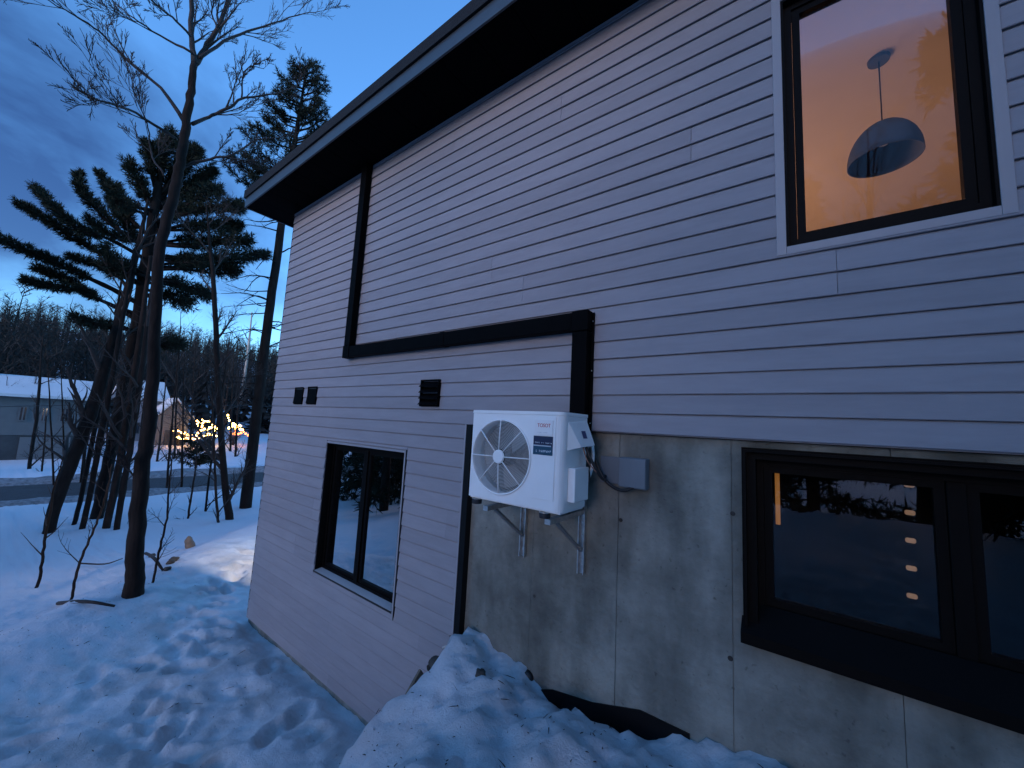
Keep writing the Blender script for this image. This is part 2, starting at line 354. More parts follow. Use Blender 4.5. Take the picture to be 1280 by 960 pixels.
# corner post, starter strip, channels
hbox('corner_trim', HX0-.012, HX0+.004, WY-.003, WY+.08, -2.9, 3.2, BLACK)
hbox('frieze_trim', HX0, HX1, WY-.008, WY+.014, 3.178, 3.2, TRIML)
hbox('starter_strip', -2.31, HX1, WY+.016, WY+.1, -.008, -.001, TRIML)
hbox('edge_channel', -2.392, -2.377, WY-.010, WY+.02, -2.905, -.002, TRIML)
hbox('edge_trim', -2.376, -2.315, WY-.006, WY+.10, -2.95, -.003, BLACK)
hbox('base_flashing', HX0, -2.33, WY+.02, WY+.12, -3.4, -2.903, CONC)
# gable end facing the trees: siding with its own lit window
GW = (3.95, 5.35, -2.0, -.4)
bm = bmesh.new()
ysn = [(WY+.16, GW[0]), (GW[1], HY1)]
for k in range(-23, 26):
    z0 = k*C; z1 = min(z0+C, 3.2)
    spans = [(WY+.004, HY1)] if (z1 <= GW[2] or z0 >= GW[3]) else [(WY+.004, GW[0]), (GW[1], HY1)]
    for a, b in spans:
        v = [bm.verts.new(p) for p in ((HX0-.013, a, z0), (HX0-.013, b, z0), (HX0-.002, b, z1), (HX0-.002, a, z1), (HX0+.0, a, z0), (HX0+.0, b, z0))]
        bm.faces.new(v[:4]); bm.faces.new((v[4], v[5], v[1], v[0]))
for a, b, c, d in [(WY+.17, GW[0], -2.9, 3.2), (GW[1], HY1, -2.9, 3.2), (GW[0], GW[1], -2.9, GW[2]), (GW[0], GW[1], GW[3], 3.2)]:
    add_box(bm, HX0+.012, HX0+.15, a, b, c, d)
gs = bm_obj('gable_siding', bm, SIDING, house); at_origin(gs, house)
hbox('back_wall', HX0, HX1, HY1, HY1+.15, -3.4, 3.2, SIDING)
hbox('end_wall', HX1-.15, HX1, WY+.17, HY1, -3.4, 3.2, SIDING)
# foundation: cast panels with recessed form joints
CY = WY+.058
bm = bmesh.new()
for a, b, c, d in wall_cells(-2.36, HX1, -3.4, -.012, [BW]): add_box(bm, a, b, CY+.012, CY+.22, c, d)
found = at_origin(bm_obj('foundation', bm, CONC, house), house)
JX = [-2.36, -1.668, -1.0, -.335, .33, .99, 1.65, 2.6, 3.6, 4.6, HX1]
for i, (a, b) in enumerate(zip(JX, JX[1:])):
    for p, q, c, d in wall_cells(a+.0015, b-.0015, -3.3, -.013, [h for h in [BW] if h[0] < b and h[1] > a]):
        p_, q_ = max(p, a+.0015), min(q, b-.0015)
        if q_-p_ < .02: continue
        o = box('concrete_panel', p_, q_, CY-rnd.uniform(0, .0025), CY+.0115, c, d, CONC, found); 
        o.data.materials[0] = CONC
for (px, py) in ((776, 650), (668, 745), (916, 642), (913, 823)):
    p = at_y(px, py, CY-.004); tb = Tubes(); tb.tube([p, p+Vector((0, -.002, 0))], [.010+.005*rnd.random()]*2, 9); tb.build('form_tie_hole', ROCK, found, False)
hole = at_y(660, 846, CY-.004); tb = Tubes(); tb.tube([hole, hole-Vector((0, .035, 0))], [.05, .042], 14)
tb.build('hole_dark', DARK, found, True)  # dark plug gives the round hole in the concrete its shade
gap_pts = [at_y(*p, CY-.008) for p in ((676, 862), (690, 862), (740, 878), (800, 888), (862, 918), (862, 990), (676, 960))]
n = len(gap_pts); vv = gap_pts+[p+Vector((0, .012, 0)) for p in gap_pts]
mesh_obj('gap_shade', vv, [tuple(range(n)), tuple(range(2*n-1, n-1, -1))]+[(i, (i+1) % n, n+(i+1) % n, n+i) for i in range(n)], BLACK, found)  # black sheet puts in the shade of the open gap at the wall foot
# eaves and roof
EY, EX = 1.972, -6.925
bm = bmesh.new(); 
for i in range(33):
    a = EX+.02+i*.4; add_box(bm, a, min(a+.394, HX1+.3), EY+.02, WY-.0005, 3.2, 3.212)
add_box(bm, EX+.02, HX1+.3, EY+.02, WY+.1, 3.207, 3.225)
o = at_origin(bm_obj('soffit', bm, SOFF, house), house)
hbox('gable_soffit', EX+.02, HX0+.05, WY+.101, HY1, 3.201, 3.222, SOFF)
hbox('fascia', EX, HX1+.32, EY, EY+.019, 3.188, 3.335, FASC, bevel=.003)
hbox('rake_fascia', EX-.001, EX+.018, EY+.02, HY1, 3.187, 3.335, FASC)
bm = bmesh.new()
v = [(EX-.02, EY-.022, 3.336), (HX1+.34, EY-.022, 3.336), (HX1+.34, 6.5, 4.5), (EX-.02, 6.5, 4.5), (EX-.02, HY1+.5, 3.336), (HX1+.34, HY1+.5, 3.336)]
vb = [bm.verts.new(p) for p in v]; vt = [bm.verts.new((p[0], p[1], p[2]+.13)) for p in v]
for q in ((0, 1, 2, 3), (3, 2, 5, 4)): bm.faces.new([vb[i] for i in q]); bm.faces.new([vt[i] for i in q])
for a, b in ((0, 1), (1, 2), (2, 5), (5, 4), (4, 3), (3, 0)): bm.faces.new((vb[a], vb[b], vt[b], vt[a]))
roof = at_origin(bm_obj('roof', bm, SHING, house), house)
bm = bmesh.new()
for xx in (HX0+.02, HX1-.02):
    q = [bm.verts.new(p) for p in ((xx, WY+.02, 3.223), (xx, HY1, 3.223), (xx, HY1, 3.42), (xx, 6.5, 4.45), (xx, WY+.02, 3.42))]; bm.faces.new(q)
at_origin(bm_obj('gable_peak', bm, SIDING, house), house)
hbox('attic_floor', HX0+.05, HX1-.05, WY+.05, HY1-.02, 3.226, 3.30, DARKWALL)
# floors, partitions, ceiling
hbox('upper_floor', HX0+.16, HX1-.16, WY+.165, HY1-.01, -.02, .14, DARKWALL)
hbox('ceiling', HX0+.16, HX1-.16, WY+.165, HY1-.01, 2.71, 2.78, WOODI)
hbox('partition', -1.75, -1.65, WY+.17, HY1-.02, .141, 2.709, WOODI)
hbox('partition', 3.3, 3.4, WY+.17, HY1-.02, .141, 2.709, WOODI)
hbox('partition', -1.649, 3.299, 6.6, 6.7, .141, 2.709, WOODI)
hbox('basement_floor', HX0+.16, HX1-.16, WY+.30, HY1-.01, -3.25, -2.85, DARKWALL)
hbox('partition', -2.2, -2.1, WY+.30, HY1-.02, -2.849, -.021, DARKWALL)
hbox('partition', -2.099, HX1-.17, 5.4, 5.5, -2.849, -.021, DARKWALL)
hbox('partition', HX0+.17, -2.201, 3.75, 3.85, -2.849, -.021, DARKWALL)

def window(label, op, ydepth, mull, fr_w, glass=GLASS):
    """frame recessed into the wall; panes are sub-parts"""
    x0, x1, z0, z1 = op; yd = ydepth
    bm = bmesh.new()
    add_box(bm, x0, x0+fr_w, yd, yd+.09, z0, z1); add_box(bm, x1-fr_w, x1, yd, yd+.09, z0, z1)
    add_box(bm, x0+fr_w, x1-fr_w, yd, yd+.09, z0, z0+fr_w); add_box(bm, x0+fr_w, x1-fr_w, yd, yd+.09, z1-fr_w, z1)
    wnd = at_origin(bm_obj('window', bm, FRAME, house), house); wnd['label'] = label
    # reveals lining the opening from the wall face to the frame
    bm = bmesh.new(); t = .012; ya = WY-.004
    add_box(bm, x0, x0+t, ya, yd, z0, z1); add_box(bm, x1-t, x1, ya, yd, z0, z1); add_box(bm, x0+t, x1-t, ya, yd, z1-t, z1)
    bm_obj('reveal', bm, FRAME, wnd)
    edges = [x0+fr_w]+list(mull)+[x1-fr_w]
    for m_ in mull: box('mullion', m_-.032, m_+.032, yd-.004, yd+.085, z0+fr_w, z1-fr_w, FRAME, wnd, .004)
    for a, b in zip(edges, edges[1:]):
        a2 = a+(.033 if a in mull else .001); b2 = b-(.033 if b in mull else .001); s = .038
        bm = bmesh.new(); y0_, y1_ = yd+.012, yd+.06
        add_box(bm, a2, a2+s, y0_, y1_, z0+fr_w+.001, z1-fr_w-.001); add_box(bm, b2-s, b2, y0_, y1_, z0+fr_w+.001, z1-fr_w-.001)
        add_box(bm, a2+s, b2-s, y0_, y1_, z0+fr_w+.001, z0+fr_w+s); add_box(bm, a2+s, b2-s, y0_, y1_, z1-fr_w-s, z1-fr_w-.001)
        sash = bm_obj('sash', bm, FRAME, wnd)
        box('pane', a2+s-.004, b2-s+.004, yd+.030, yd+.036, z0+fr_w+s-.004, z1-fr_w-s+.004, glass, wnd)
    return wnd
# lower left casement pair
w1 = window('black framed double casement window low in the siding', LW, WY+.075, [(LW[0]+LW[1])/2-.02], .045, GLASSR)
def edge_trim(parent, op, wd, yo, names, material):
    x0, x1, z0, z1 = op
    if 'l' in names: box('casing_trim', x0-wd, x0, WY-yo, WY+.02, z0-wd, z1+wd, material, parent, .002)
    if 'r' in names: box('casing_trim', x1, x1+wd, WY-yo, WY+.02, z0-wd, z1+wd, material, parent, .002)
    if 't' in names: box('casing_trim', x0+.0005, x1-.0005, WY-yo, WY+.02, z1, z1+wd, material, parent, .002)
    if 'b' in names: box('casing_trim', x0+.0005, x1-.0005, WY-yo, WY+.02, z0-wd, z0, material, parent, .002)
edge_trim(w1, LW, .022, .012, 'rt', TRIML)
box('casing_trim', LW[1]+.022, LW[1]+.030, WY-.013, WY+.01, LW[2]-.07, LW[3]+.03, DARK, w1)
box('casing_trim', LW[0]-.02, LW[1], WY-.013, WY+.02, LW[2]-.020, LW[2]-.001, DARK, w1)
mesh_obj('sill', [(LW[0]+.013, WY-.012, LW[2]+.004), (LW[1]-.013, WY-.012, LW[2]+.004), (LW[1]-.013, WY+.074, LW[2]+.016), (LW[0]+.013, WY+.074, LW[2]+.016),
                  (LW[0]+.013, WY-.012, LW[2]+.0), (LW[1]-.013, WY-.012, LW[2]+.0), (LW[1]-.013, WY+.074, LW[2]+.0), (LW[0]+.013, WY+.074, LW[2]+.0)],
         [(0, 1, 2, 3), (4, 7, 6, 5), (0, 4, 5, 1), (1, 5, 6, 2), (2, 6, 7, 3), (3, 7, 4, 0)], mat('sill_grey', (.34, .34, .35), .5), w1)
# upper window
w2 = window('tall black framed window glowing orange from the lit room', UW, WY+.035, [], .05)
edge_trim(w2, UW, .045, .010, 'lrtb', TRIML)
# basement slider
w3 = window('wide black basement window set in the concrete wall', BW, WY+.13, [.55], .085, GLASSB)
bm = bmesh.new()
add_box(bm, BW[0]-.012, BW[0]+.055, CY-.022, CY+.07, BW[2]-.01, BW[3]+.012); add_box(bm, BW[1]-.055, BW[1]+.012, CY-.022, CY+.07, BW[2]-.01, BW[3]+.012)
add_box(bm, BW[0]+.055, BW[1]-.055, CY-.022, CY+.07, BW[3]-.05, BW[3]+.012)
bm_obj('casing', bm, FRAME, w3)
o = mesh_obj('sill', [(BW[0]-.02, CY-.075, BW[2]-.03), (BW[1]+.02, CY-.075, BW[2]-.03), (BW[1]+.02, WY+.128, BW[2]+.085), (BW[0]-.02, WY+.128, BW[2]+.085),
             (BW[0]-.02, CY-.075, BW[2]-.085), (BW[1]+.02, CY-.075, BW[2]-.085), (BW[1]+.02, WY+.128, BW[2]-.03), (BW[0]-.02, WY+.128, BW[2]-.03)],
         [(0, 1, 2, 3), (4, 7, 6, 5), (0, 4, 5, 1), (1, 5, 6, 2), (2, 6, 7, 3), (3, 7, 4, 0)], FRAME, w3)
# gable window (its light falls on the snow bank beside the house)
wg = thing('tmp', None, None); bpy.data.objects.remove(wg)
bm = bmesh.new(); y0, y1, z0, z1 = GW
for a, b, c, d in ((y0, y0+.07, z0, z1), (y1-.07, y1, z0, z1), (y0+.07, y1-.07, z0, z0+.07), (y0+.07, y1-.07, z1-.07, z1)): add_box(bm, HX0-.03, HX0+.10, a, b, c, d)
wg = at_origin(bm_obj('window', bm, FRAME, house), house)
box('pane', HX0+.03, HX0+.036, y0+.071, y1-.071, z0+.071, z1-.071, GLASS, wg)

# lit rooms: lamps inside the house
def lamp(name, loc, power, rad, col=(1, .50, .22)):
    l = bpy.data.lights.new(name, 'POINT'); l.energy = power; l.shadow_soft_size = rad; l.color = col
    o = bpy.data.objects.new(name, l); COL.objects.link(o); o.location = loc; return o
lamp('room_light', (-1.0, 4.7, .95), 19, .35, (1, .49, .30))
lamp('back_room_light', (-5.5, 4.7, -.7), 260, .10, (1, .80, .68))

# ------------------------------------------------------------------ pendant lamp in the upper room
PL = Vector((.49, 3.44, 2.709))
pend = thing('pendant_lamp', 'grey dome pendant lamp hanging from the ceiling behind the orange window', 'pendant lamp', PL)
tb = Tubes(); tb.tube([PL, PL-Vector((0, 0, .022))], [.062, .058], 24); at_origin(tb.build('ceiling_rose', mat('lamp_grey', (.06, .075, .10), .5), pend, False), pend)
tb = Tubes(); tb.tube([PL-Vector((0, 0, .02)), PL-Vector((0, 0, .52))], [.004, .004], 6); at_origin(tb.build('cord', DARK, pend), pend)
vv = []; ff = []; RD = .188; nseg = 40; rings = [(.018, .02)]+[(RD*math.sin(a), RD*1.42*(1-math.cos(a))) for a in [math.radians(8+i*82/11) for i in range(12)]]
for r, d in rings:
    for j in range(nseg): t = 2*PI*j/nseg; vv.append((PL.x+r*math.cos(t), PL.y+r*math.sin(t), PL.z-.50-d))
for i in range(len(rings)-1):
    for j in range(nseg): q = i*nseg; ff.append((q+j, q+(j+1) % nseg, q+nseg+(j+1) % nseg, q+nseg+j))
sh = mesh_obj('lamp_shade', vv, ff, mat('shade_grey', (.10, .12, .16), .8, spec=.1), pend, True); at_origin(sh, pend)
md = sh.modifiers.new('s', 'SOLIDIFY'); md.thickness = .006
bp_ = PL-Vector((0, 0, .62)); bm = bmesh.new(); bmesh.ops.create_uvsphere(bm, u_segments=16, v_segments=10, radius=.04, matrix=Matrix.Translation(bp_)); at_origin(bm_obj('bulb', bm, WHITE, pend, True), pend)
# glowing blocks standing in for stair lights mirrored in the basement glass
GLOWM = mat('mirrored_glow', (1, .7, .5), .5, emit=(1, .55, .32), estr=.05)
for i in range(5):
    p = at_y(1136+i*.9, 606+i*34.6, 4.6)
    st = box('stair_glow', -.032, .032, -.03, 0, -.020, .020, GLOWM, None, .014); st.location = p
    tag(st, 'small warm glow standing for a stair light mirrored in the basement window', 'light', 'row of mirrored stair lights in the basement window')

jglow = box('jamb_glow', -.012, .012, -.012, .012, -.16, .16, mat('jamb_glow_amber', (.6, .3, .1), .5, emit=(1, .36, .06), estr=.055), None, .004); jglow.location = at_y(972, 622, 2.95)  # glowing strip stands in for orange light falling on the jamb
tag(jglow, 'slim amber glow standing for the lit jamb at the edge of the dark basement window', 'lamp')
# ------------------------------------------------------------------ heat pump
AX0, AX1, AY0, AY1, AZ0, AZ1 = -1.905, -1.160, 2.07, 2.395, -.497, .104
ac = thing('heat_pump', 'white outdoor heat pump unit with round fan grille mounted on wall brackets', 'heat pump', ((AX0+AX1)/2, (AY0+AY1)/2, AZ0))
FC = Vector((-1.633, AY0, -.205)); FR_ = .238
def loc(o): return at_origin(o, ac)
# cabinet: plan outline with a rounded right front corner, front with a round opening
bm = bmesh.new()
plan = [(AX0+.012, AY0), (AX1-.05, AY0)]+[(AX1-.05+.05*math.sin(a), AY0+.05-.05*math.cos(a)) for a in [i*PI/2/5 for i in range(1, 6)]]+[(AX1, AY1), (AX0, AY1), (AX0, AY0+.012)]
zt, zb = AZ1-.022, AZ0
def ringv(z): return [bm.verts.new((x, y, z)) for x, y in plan]
rb_, rt_ = ringv(zb), ringv(zt); n = len(plan)
for i in range(1, n): bm.faces.new((rb_[i], rb_[(i+1) % n], rt_[(i+1) % n], rt_[i]))
bm.faces.new(rb_)
NS = 48; circ = [bm.verts.new((FC.x+FR_*math.cos(2*PI*j/NS), AY0, FC.z+FR_*math.sin(2*PI*j/NS))) for j in range(NS)]
# front face around the opening: four corner fans between the circle and the rectangle
rect = [rb_[1], rt_[1], rt_[0], rb_[0]]     # br, tr, tl, bl as seen along +y
ang = [-.69, .69, PI-.69, PI+.69]; q = NS//4; off = -NS//8
for s_ in range(4):
    a = rect[s_]; b = rect[(s_+1) % 4]; st = off+s_*q
    for j in range(q): bm.faces.new((circ[(st+j) % NS], circ[(st+j+1) % NS], a if j < q//2 else b))
    bm.faces.new((circ[(st+q//2) % NS], a, b))
inner = [bm.verts.new((v.co.x*.995+FC.x*.005, AY0+.07, v.co.z*.995+FC.z*.005)) for v in circ]
for j in range(NS): bm.faces.new((circ[j], circ[(j+1) % NS], inner[(j+1) % NS], inner[j]))
cab = loc(bm_obj('cabinet', bm, WHITE, ac))
bm = bmesh.new(); lidp = [(x+(.003 if x > -1.5 else -.003), y+(-.003 if y < 2.3 else .003)) for x, y in plan]
a_ = [bm.verts.new((x, y, AZ1-.021)) for x, y in lidp]; b_ = [bm.verts.new((x, y, AZ1-.004)) for x, y in lidp]; c_ = [bm.verts.new((x*.99+AX0*.003+AX1*.007, y, AZ1)) for x, y in lidp]
for i in range(n): bm.faces.new((a_[i], a_[(i+1) % n], b_[(i+1) % n], b_[i])); bm.faces.new((b_[i], b_[(i+1) % n], c_[(i+1) % n], c_[i]))
bm.faces.new(a_); bm.faces.new(c_); loc(bm_obj('top_cover', bm, WHITE, ac))
DK = mat('coil_dark', (.16, .17, .165), .7, .2, .3, 40)
bm = bmesh.new(); bmesh.ops.create_circle(bm, cap_ends=True, segments=48, radius=FR_*.995, matrix=Matrix.Translation(FC+Vector((0, .12, 0))) @ Matrix.Rotation(PI/2, 4, 'X'))
loc(bm_obj('coil', bm, DK, ac))
fan = Tubes(); fan.tube([FC+Vector((0, .045, 0)), FC+Vector((0, .10, 0))], [.06, .065], 24); fan = loc(fan.build('fan', DARK, ac, False))
for k in range(3):
    vv = []; a0 = k*2*PI/3+.4
    for i in range(6):
        for r in (.06, .13, .205):
            a = a0+i*.17+(r-.06)*1.2; vv.append((FC.x+r*math.cos(a), AY0+.055+.045*i/5, FC.z+r*math.sin(a)))
    mesh_obj('blade', vv, [(i*3+j, i*3+j+1, i*3+j+4, i*3+j+3) for i in range(5) for j in range(2)], mat('fan_grey', (.23, .24, .24), .5), fan, True)
# guard: concentric wires, eight spokes, hub
tb = Tubes()
for i in range(21):
    r = .058+i*(FR_-.064)/20; pts = [FC+Vector((r*math.cos(t), -.004-.010*(1-(r/FR_)**2), r*math.sin(t))) for t in [2*PI*j/44 for j in range(45)]]
    tb.tube(pts, [.0016]*45, 3, False)
grille = loc(tb.build('fan_grille', WHITE, ac))
for k in range(8):
    t = k*PI/4+.02; d = Vector((math.cos(t), 0, math.sin(t)))
    tb = Tubes(); tb.tube([FC+d*.045+Vector((0, -.018, 0)), FC+d*.14+Vector((0, -.014, 0)), FC+d*(FR_+.008)+Vector((0, -.005, 0))], [.0038]*3, 6); tb.build('spoke', WHITE, grille)
tb = Tubes(); tb.tube([FC+Vector((0, -.012, 0)), FC+Vector((0, -.022, 0)), FC+Vector((0, -.026, 0))], [.047, .046, .040], 28); tb.build('hub', WHITE, grille, False)
tb = Tubes(); tb.tube([FC+Vector(((FR_+.008)*math.cos(t), -.003, (FR_+.008)*math.sin(t))) for t in [2*PI*j/56 for j in range(57)]], [.007]*57, 6, False); tb.build('guard_ring', WHITE, grille)
# right front panel, badge, blue label
def fbox(name, x0, x1, z0, z1, y, th, material, parent=ac, bev=.0015):
    o = box(name, x0, x1, AY0-y-th, AY0-y, z0, z1, material, parent, bev); return loc(o) if parent == ac else o
BX0, BX1 = -1.352, -1.222
fbox('access_panel', -1.376, -1.208, -.435, .072, .0004, .004, WHITE)
bd = fbox('badge', -1.360, -1.227, -.044, .050, .0046, .005, mat('badge_white', (.80, .80, .80), .35))
LB = fbox('label', -1.366, -1.224, -.166, -.050, .0046, .0012, mat('label_navy', (.012, .018, .060), .35))
box('label_band', -1.3658, -1.2242, AY0-.0066, AY0-.0059, -.1655, -.113, mat('label_teal', (.010, .06, .11), .35), LB)
LW_ = mat('label_print', (.45, .5, .55), .5)
box('print_stripe', -1.364, -1.236, AY0-.0069, AY0-.0060, -.113, -.106, LW_, LB)
def glyphs(z, h, x0, x1, parent, seed):
    r = random.Random(seed); bm = bmesh.new(); x = x0
    while x < x1:
        wd = r.uniform(.5, .9)*h
        if r.random() < .85: add_box(bm, x, x+wd*.35, AY0-.0072, AY0-.0067, z, z+h); add_box(bm, x+wd*.35, x+wd, AY0-.0072, AY0-.0067, z+h*r.choice((0, .4, .75)), z+h*.25+h*r.choice((0, .4, .75)))
        x += wd+h*.28
    return bm_obj('print_line', bm, LW_, parent)
glyphs(-.095, .008, -1.352, -1.232, LB, 3); glyphs(-.149, .014, -1.356, -1.236, LB, 8)
glyphs(-.030, .0045, -1.335, -1.262, bd, 5).location.y = -.0036
def text(s, size, loc_, material, parent, name='lettering', extr=.0006):
    cu = bpy.data.curves.new(name, 'FONT'); cu.body = s; cu.size = size; cu.align_x = 'CENTER'; cu.extrude = extr
    to = bpy.data.objects.new(name, cu); COL.objects.link(to); bpy.context.view_layer.update()
    me = bpy.data.meshes.new_from_object(to.evaluated_get(bpy.context.evaluated_depsgraph_get())); bpy.data.objects.remove(to)
    me.materials.clear(); me.materials.append(material)
    o = bpy.data.objects.new(name, me); COL.objects.link(o); o.parent = parent
    o.matrix_basis = Matrix.Translation(loc_) @ Matrix.Rotation(PI/2, 4, 'X') @ Matrix.Diagonal((1.15, 1.25, 1, 1)); return o
text('TOSOT', .0255, Vector((-1.290, AY0-.0104, .006)), mat('red_print', (.45, .012, .03), .4), bd)
# side service cover and valve box, feet
def prism(name, pts, x0, x1, material, parent):
    n = len(pts); vv = [(x0, y, z) for y, z in pts]+[(x1, y, z) for y, z in pts]
    return mesh_obj(name, vv, [tuple(range(n)), tuple(range(2*n-1, n-1, -1))]+[(i, (i+1) % n, n+(i+1) % n, n+i) for i in range(n)], material, parent)
sc = mesh_obj('service_cover', [(AX1, 2.13, .045), (AX1, 2.385, .06), (AX1+.005, 2.385, .055), (AX1+.005, 2.15, .04), (AX1+.06, 2.20, -.105), (AX1+.065, 2.385, -.095), (AX1, 2.13, -.13), (AX1, 2.385, -.12)],
              [(3, 2, 1, 0), (3, 4, 5, 2), (0, 6, 4, 3), (4, 6, 7, 5), (1, 2, 5, 7), (0, 1, 7, 6)], WHITE, ac); loc(sc)
mesh_obj('cover_label', [(AX1+.031, 2.25, -.006), (AX1+.032, 2.305, -.005), (AX1+.047, 2.31, -.052), (AX1+.046, 2.255, -.053)], [(0, 1, 2, 3)], mat('label_blue', (.03, .05, .15), .4), sc)
loc(box('valve_cover', AX1+.001, AX1+.05, 2.15, 2.34, -.44, -.235, WHITE, ac, .006))
loc(box('base_rail', AX0+.01, AX1-.01, AY0+.02, AY1-.01, AZ0-.012, AZ0-.0005, WHITE, ac))
RUB = mat('rubber', (.012, .014, .02), .6)
fx = []
for bx in (-1.845, -1.285):
    for by in (2.105, 2.36):
        tb = Tubes(); p = Vector((bx, by, AZ0-.0125)); tb.tube([p, p-Vector((0, 0, .018)), p-Vector((0, 0, .038))], [.030, .036, .034], 16); ft = loc(tb.build('foot', RUB, ac, False))
        tb = Tubes(); tb.tube([p+Vector((0, -.0, 0)), p+Vector((0, 0, -.006))], [.037, .037], 16); tb.build('washer', GALV, ft, False)
# wall brackets
for i, (bx, lab) in enumerate(((-1.748, 'galvanised wall bracket under the fan side of the heat pump'), (-1.252, 'galvanised wall bracket under the badge side of the heat pump'))):
    br = thing('wall_bracket', lab, 'bracket', (bx, CY, -.99), 'brackets carrying the heat pump')
    bm = bmesh.new(); yb = CY-.006
    add_box(bm, bx-.025, bx+.025, yb-.004, yb, -.985, -.10); add_box(bm, bx-.025, bx-.018, yb-.030, yb-.004, -.985, -.10); add_box(bm, bx+.018, bx+.025, yb-.030, yb-.004, -.985, -.10)
    at_origin(bm_obj('rail', bm, GALV, br), br)
    bm = bmesh.new(); add_box(bm, bx-.02, bx+.02, 2.085, yb-.031, -.58, -.5485); at_origin(bm_obj('arm', bm, GALV, br), br)
    tb = Tubes(); tb.tube([Vector((bx, 2.18, -.575)), Vector((bx, yb-.022, -.83))], [.014, .014], 4); at_origin(tb.build('strut', mat('galv_dark', (.28, .28, .28), .45, .6), br, False), br)
    for z in (-.93, -.73, -.64): tb = Tubes(); tb.tube([Vector((bx, yb-.004, z)), Vector((bx, yb-.014, z))], [.009, .009], 6); at_origin(tb.build('bolt', GALV, br, False), br)
# ------------------------------------------------------------------ line set cover
DY = WY-.092
ls = thing('pipe_cover', 'black stepped pipe cover running from the eaves down to the heat pump', 'pipe cover', (-1.25, WY, 0))
def dseg(name, x0, x1, z0, z1, y0=DY):
    o = box(name, x0, x1, y0, WY-.014, z0, z1, DUCTM, ls, .006); return at_origin(o, ls)
dseg('upper_run', -4.405, -4.285, .86, 3.199)
dseg('cross_run', -4.28, -1.325, .715, .845)
dseg('lower_run', -1.318, -1.198, -.03, .70)
dseg('elbow', -4.411, -4.279, .709, .859, DY-.006); dseg('elbow', -1.324, -1.192, .701, .851, DY-.006)
dseg('coupling', -2.72, -2.66, .711, .849, DY-.004)
at_origin(box('side_flange', -1.197, -1.178, WY-.022, WY-.0145, -.03, .845, DUCTM, ls), ls)
for z in (.78, .42, .05): tb = Tubes(); tb.tube([Vector((-1.187, WY-.022, z)), Vector((-1.187, WY-.027, z))], [.005, .004], 8); at_origin(tb.build('screw', GALV, ls), ls)
# refrigerant lines in black foam, power and signal cables
def cable(name, label, pts, r, material, cat='cable', n=8):
    base = pts[0]; t = Tubes(); t.tube(spline([p-base for p in pts], 7), [r]*(7*(len(pts)-1)+1), n); o = t.build(name, material); o.location = base; return tag(o, label, cat)
V = Vector
cable('insulated_pipe', 'thick black insulated pipe dropping from the pipe cover behind the heat pump', [V((-1.25, WY-.05, -.02)), V((-1.235, WY-.05, -.12)), V((-1.20, WY-.06, -.24)), V((-1.16, 2.40, -.31)), V((-1.135, 2.33, -.34))], .030, DARK, 'pipe')
cable('white_hose', 'white drain hose curving beside the black pipe', [V((-1.165, WY-.04, -.06)), V((-1.145, WY-.05, -.16)), V((-1.15, WY-.06, -.26)), V((-1.18, WY-.06, -.36)), V((-1.2, WY-.03, -.46))], .011, WHITE, 'hose')
cable('power_cable', 'black cable looping from the heat pump to the grey box', [V((-1.12, 2.30, -.10)), V((-1.08, 2.31, -.19)), V((-1.045, 2.36, -.28)), V((-1.06, 2.47, -.32)), V((-1.08, 2.53, -.30))], .010, DARK)
cable('conduit_cable', 'black cable hanging in a curve under the grey junction box', [V((-1.165, WY-.03, -.10)), V((-1.13, 2.50, -.22)), V((-1.06, 2.51, -.335)), V((-.95, 2.50, -.375)), V((-.86, 2.505, -.335)), V((-.835, 2.51, -.312))], .011, DARK)
cable('signal_cable', 'thin brown cable slanting across the side of the heat pump', [V((-1.115, 2.25, -.10)), V((-1.09, 2.27, -.19)), V((-1.05, 2.32, -.26))], .004, mat('copper', (.30, .16, .11), .5))
# junction boxes on the concrete
jb = box('junction_box', -.16, .16, -.075, 0, -.096, .096, mat('grey_pvc', (.14, .17, .20), .5, 0, .1, 6), None, .006)
jb.location = ((-.43-.325)/2*2.5-.02, CY-.006, -.262+.003); tag(jb, 'flat grey junction box fixed to the concrete beside the heat pump', 'junction box')
jb.scale = (.55, 1, 1); jb.location.x = -.885
o = box('lid', -.155, .155, -.083, -.0755, -.09, .09, MATS['grey_pvc'], jb, .003)
o = box('backplate', -.43, -.162, -.03, 0, -.085, .09, MATS['grey_pvc'], jb, .003)
# ------------------------------------------------------------------ wall vents
def vent(x0, x1, z0, z1, nsl, lab, dep, group=None):
    t = thing('wall_vent', lab, 'vent', ((x0+x1)/2, WY, z0), group)
    bm = bmesh.new(); e = .014
    add_box(bm, x0, x0+e, WY-dep*.6, WY-.001, z0, z1); add_box(bm, x1-e, x1, WY-dep*.6, WY-.001, z0, z1); add_box(bm, x0+e, x1-e, WY-dep*.6, WY-.001, z0, z0+e); add_box(bm, x0+e, x1-e, WY-dep*.6, WY-.001, z1-e, z1)
    at_origin(bm_obj('housing', bm, DUCTM, t), t)
    h = (z1-z0-2*e)/nsl
    for i in range(nsl):
        za = z0+e+i*h; vv = [(x, y, z) for x in (x0+.002, x1-.002) for y, z in ((WY-.004, za+h), (WY-dep, za+.003), (WY-dep, za), (WY-.004, za+h-.004))]
        at_origin(mesh_obj('slat', vv, [(0, 1, 2, 3), (7, 6, 5, 4), (0, 4, 5, 1), (1, 5, 6, 2), (2, 6, 7, 3), (3, 7, 4, 0)], DUCTM, t), t)
    at_origin(box('backing', x0+e, x1-e, WY-.006, WY-.002, z0+e, z1-e, DARK, t), t)
vent(-3.01, -2.745, .150, .410, 4, 'black louvred wall vent between the pipe cover and the casement window', .055)
vent(-5.72, -5.475, .150, .388, 1, 'small black square vent, the one of the pair nearer the house corner', .028, 'pair of small vents')
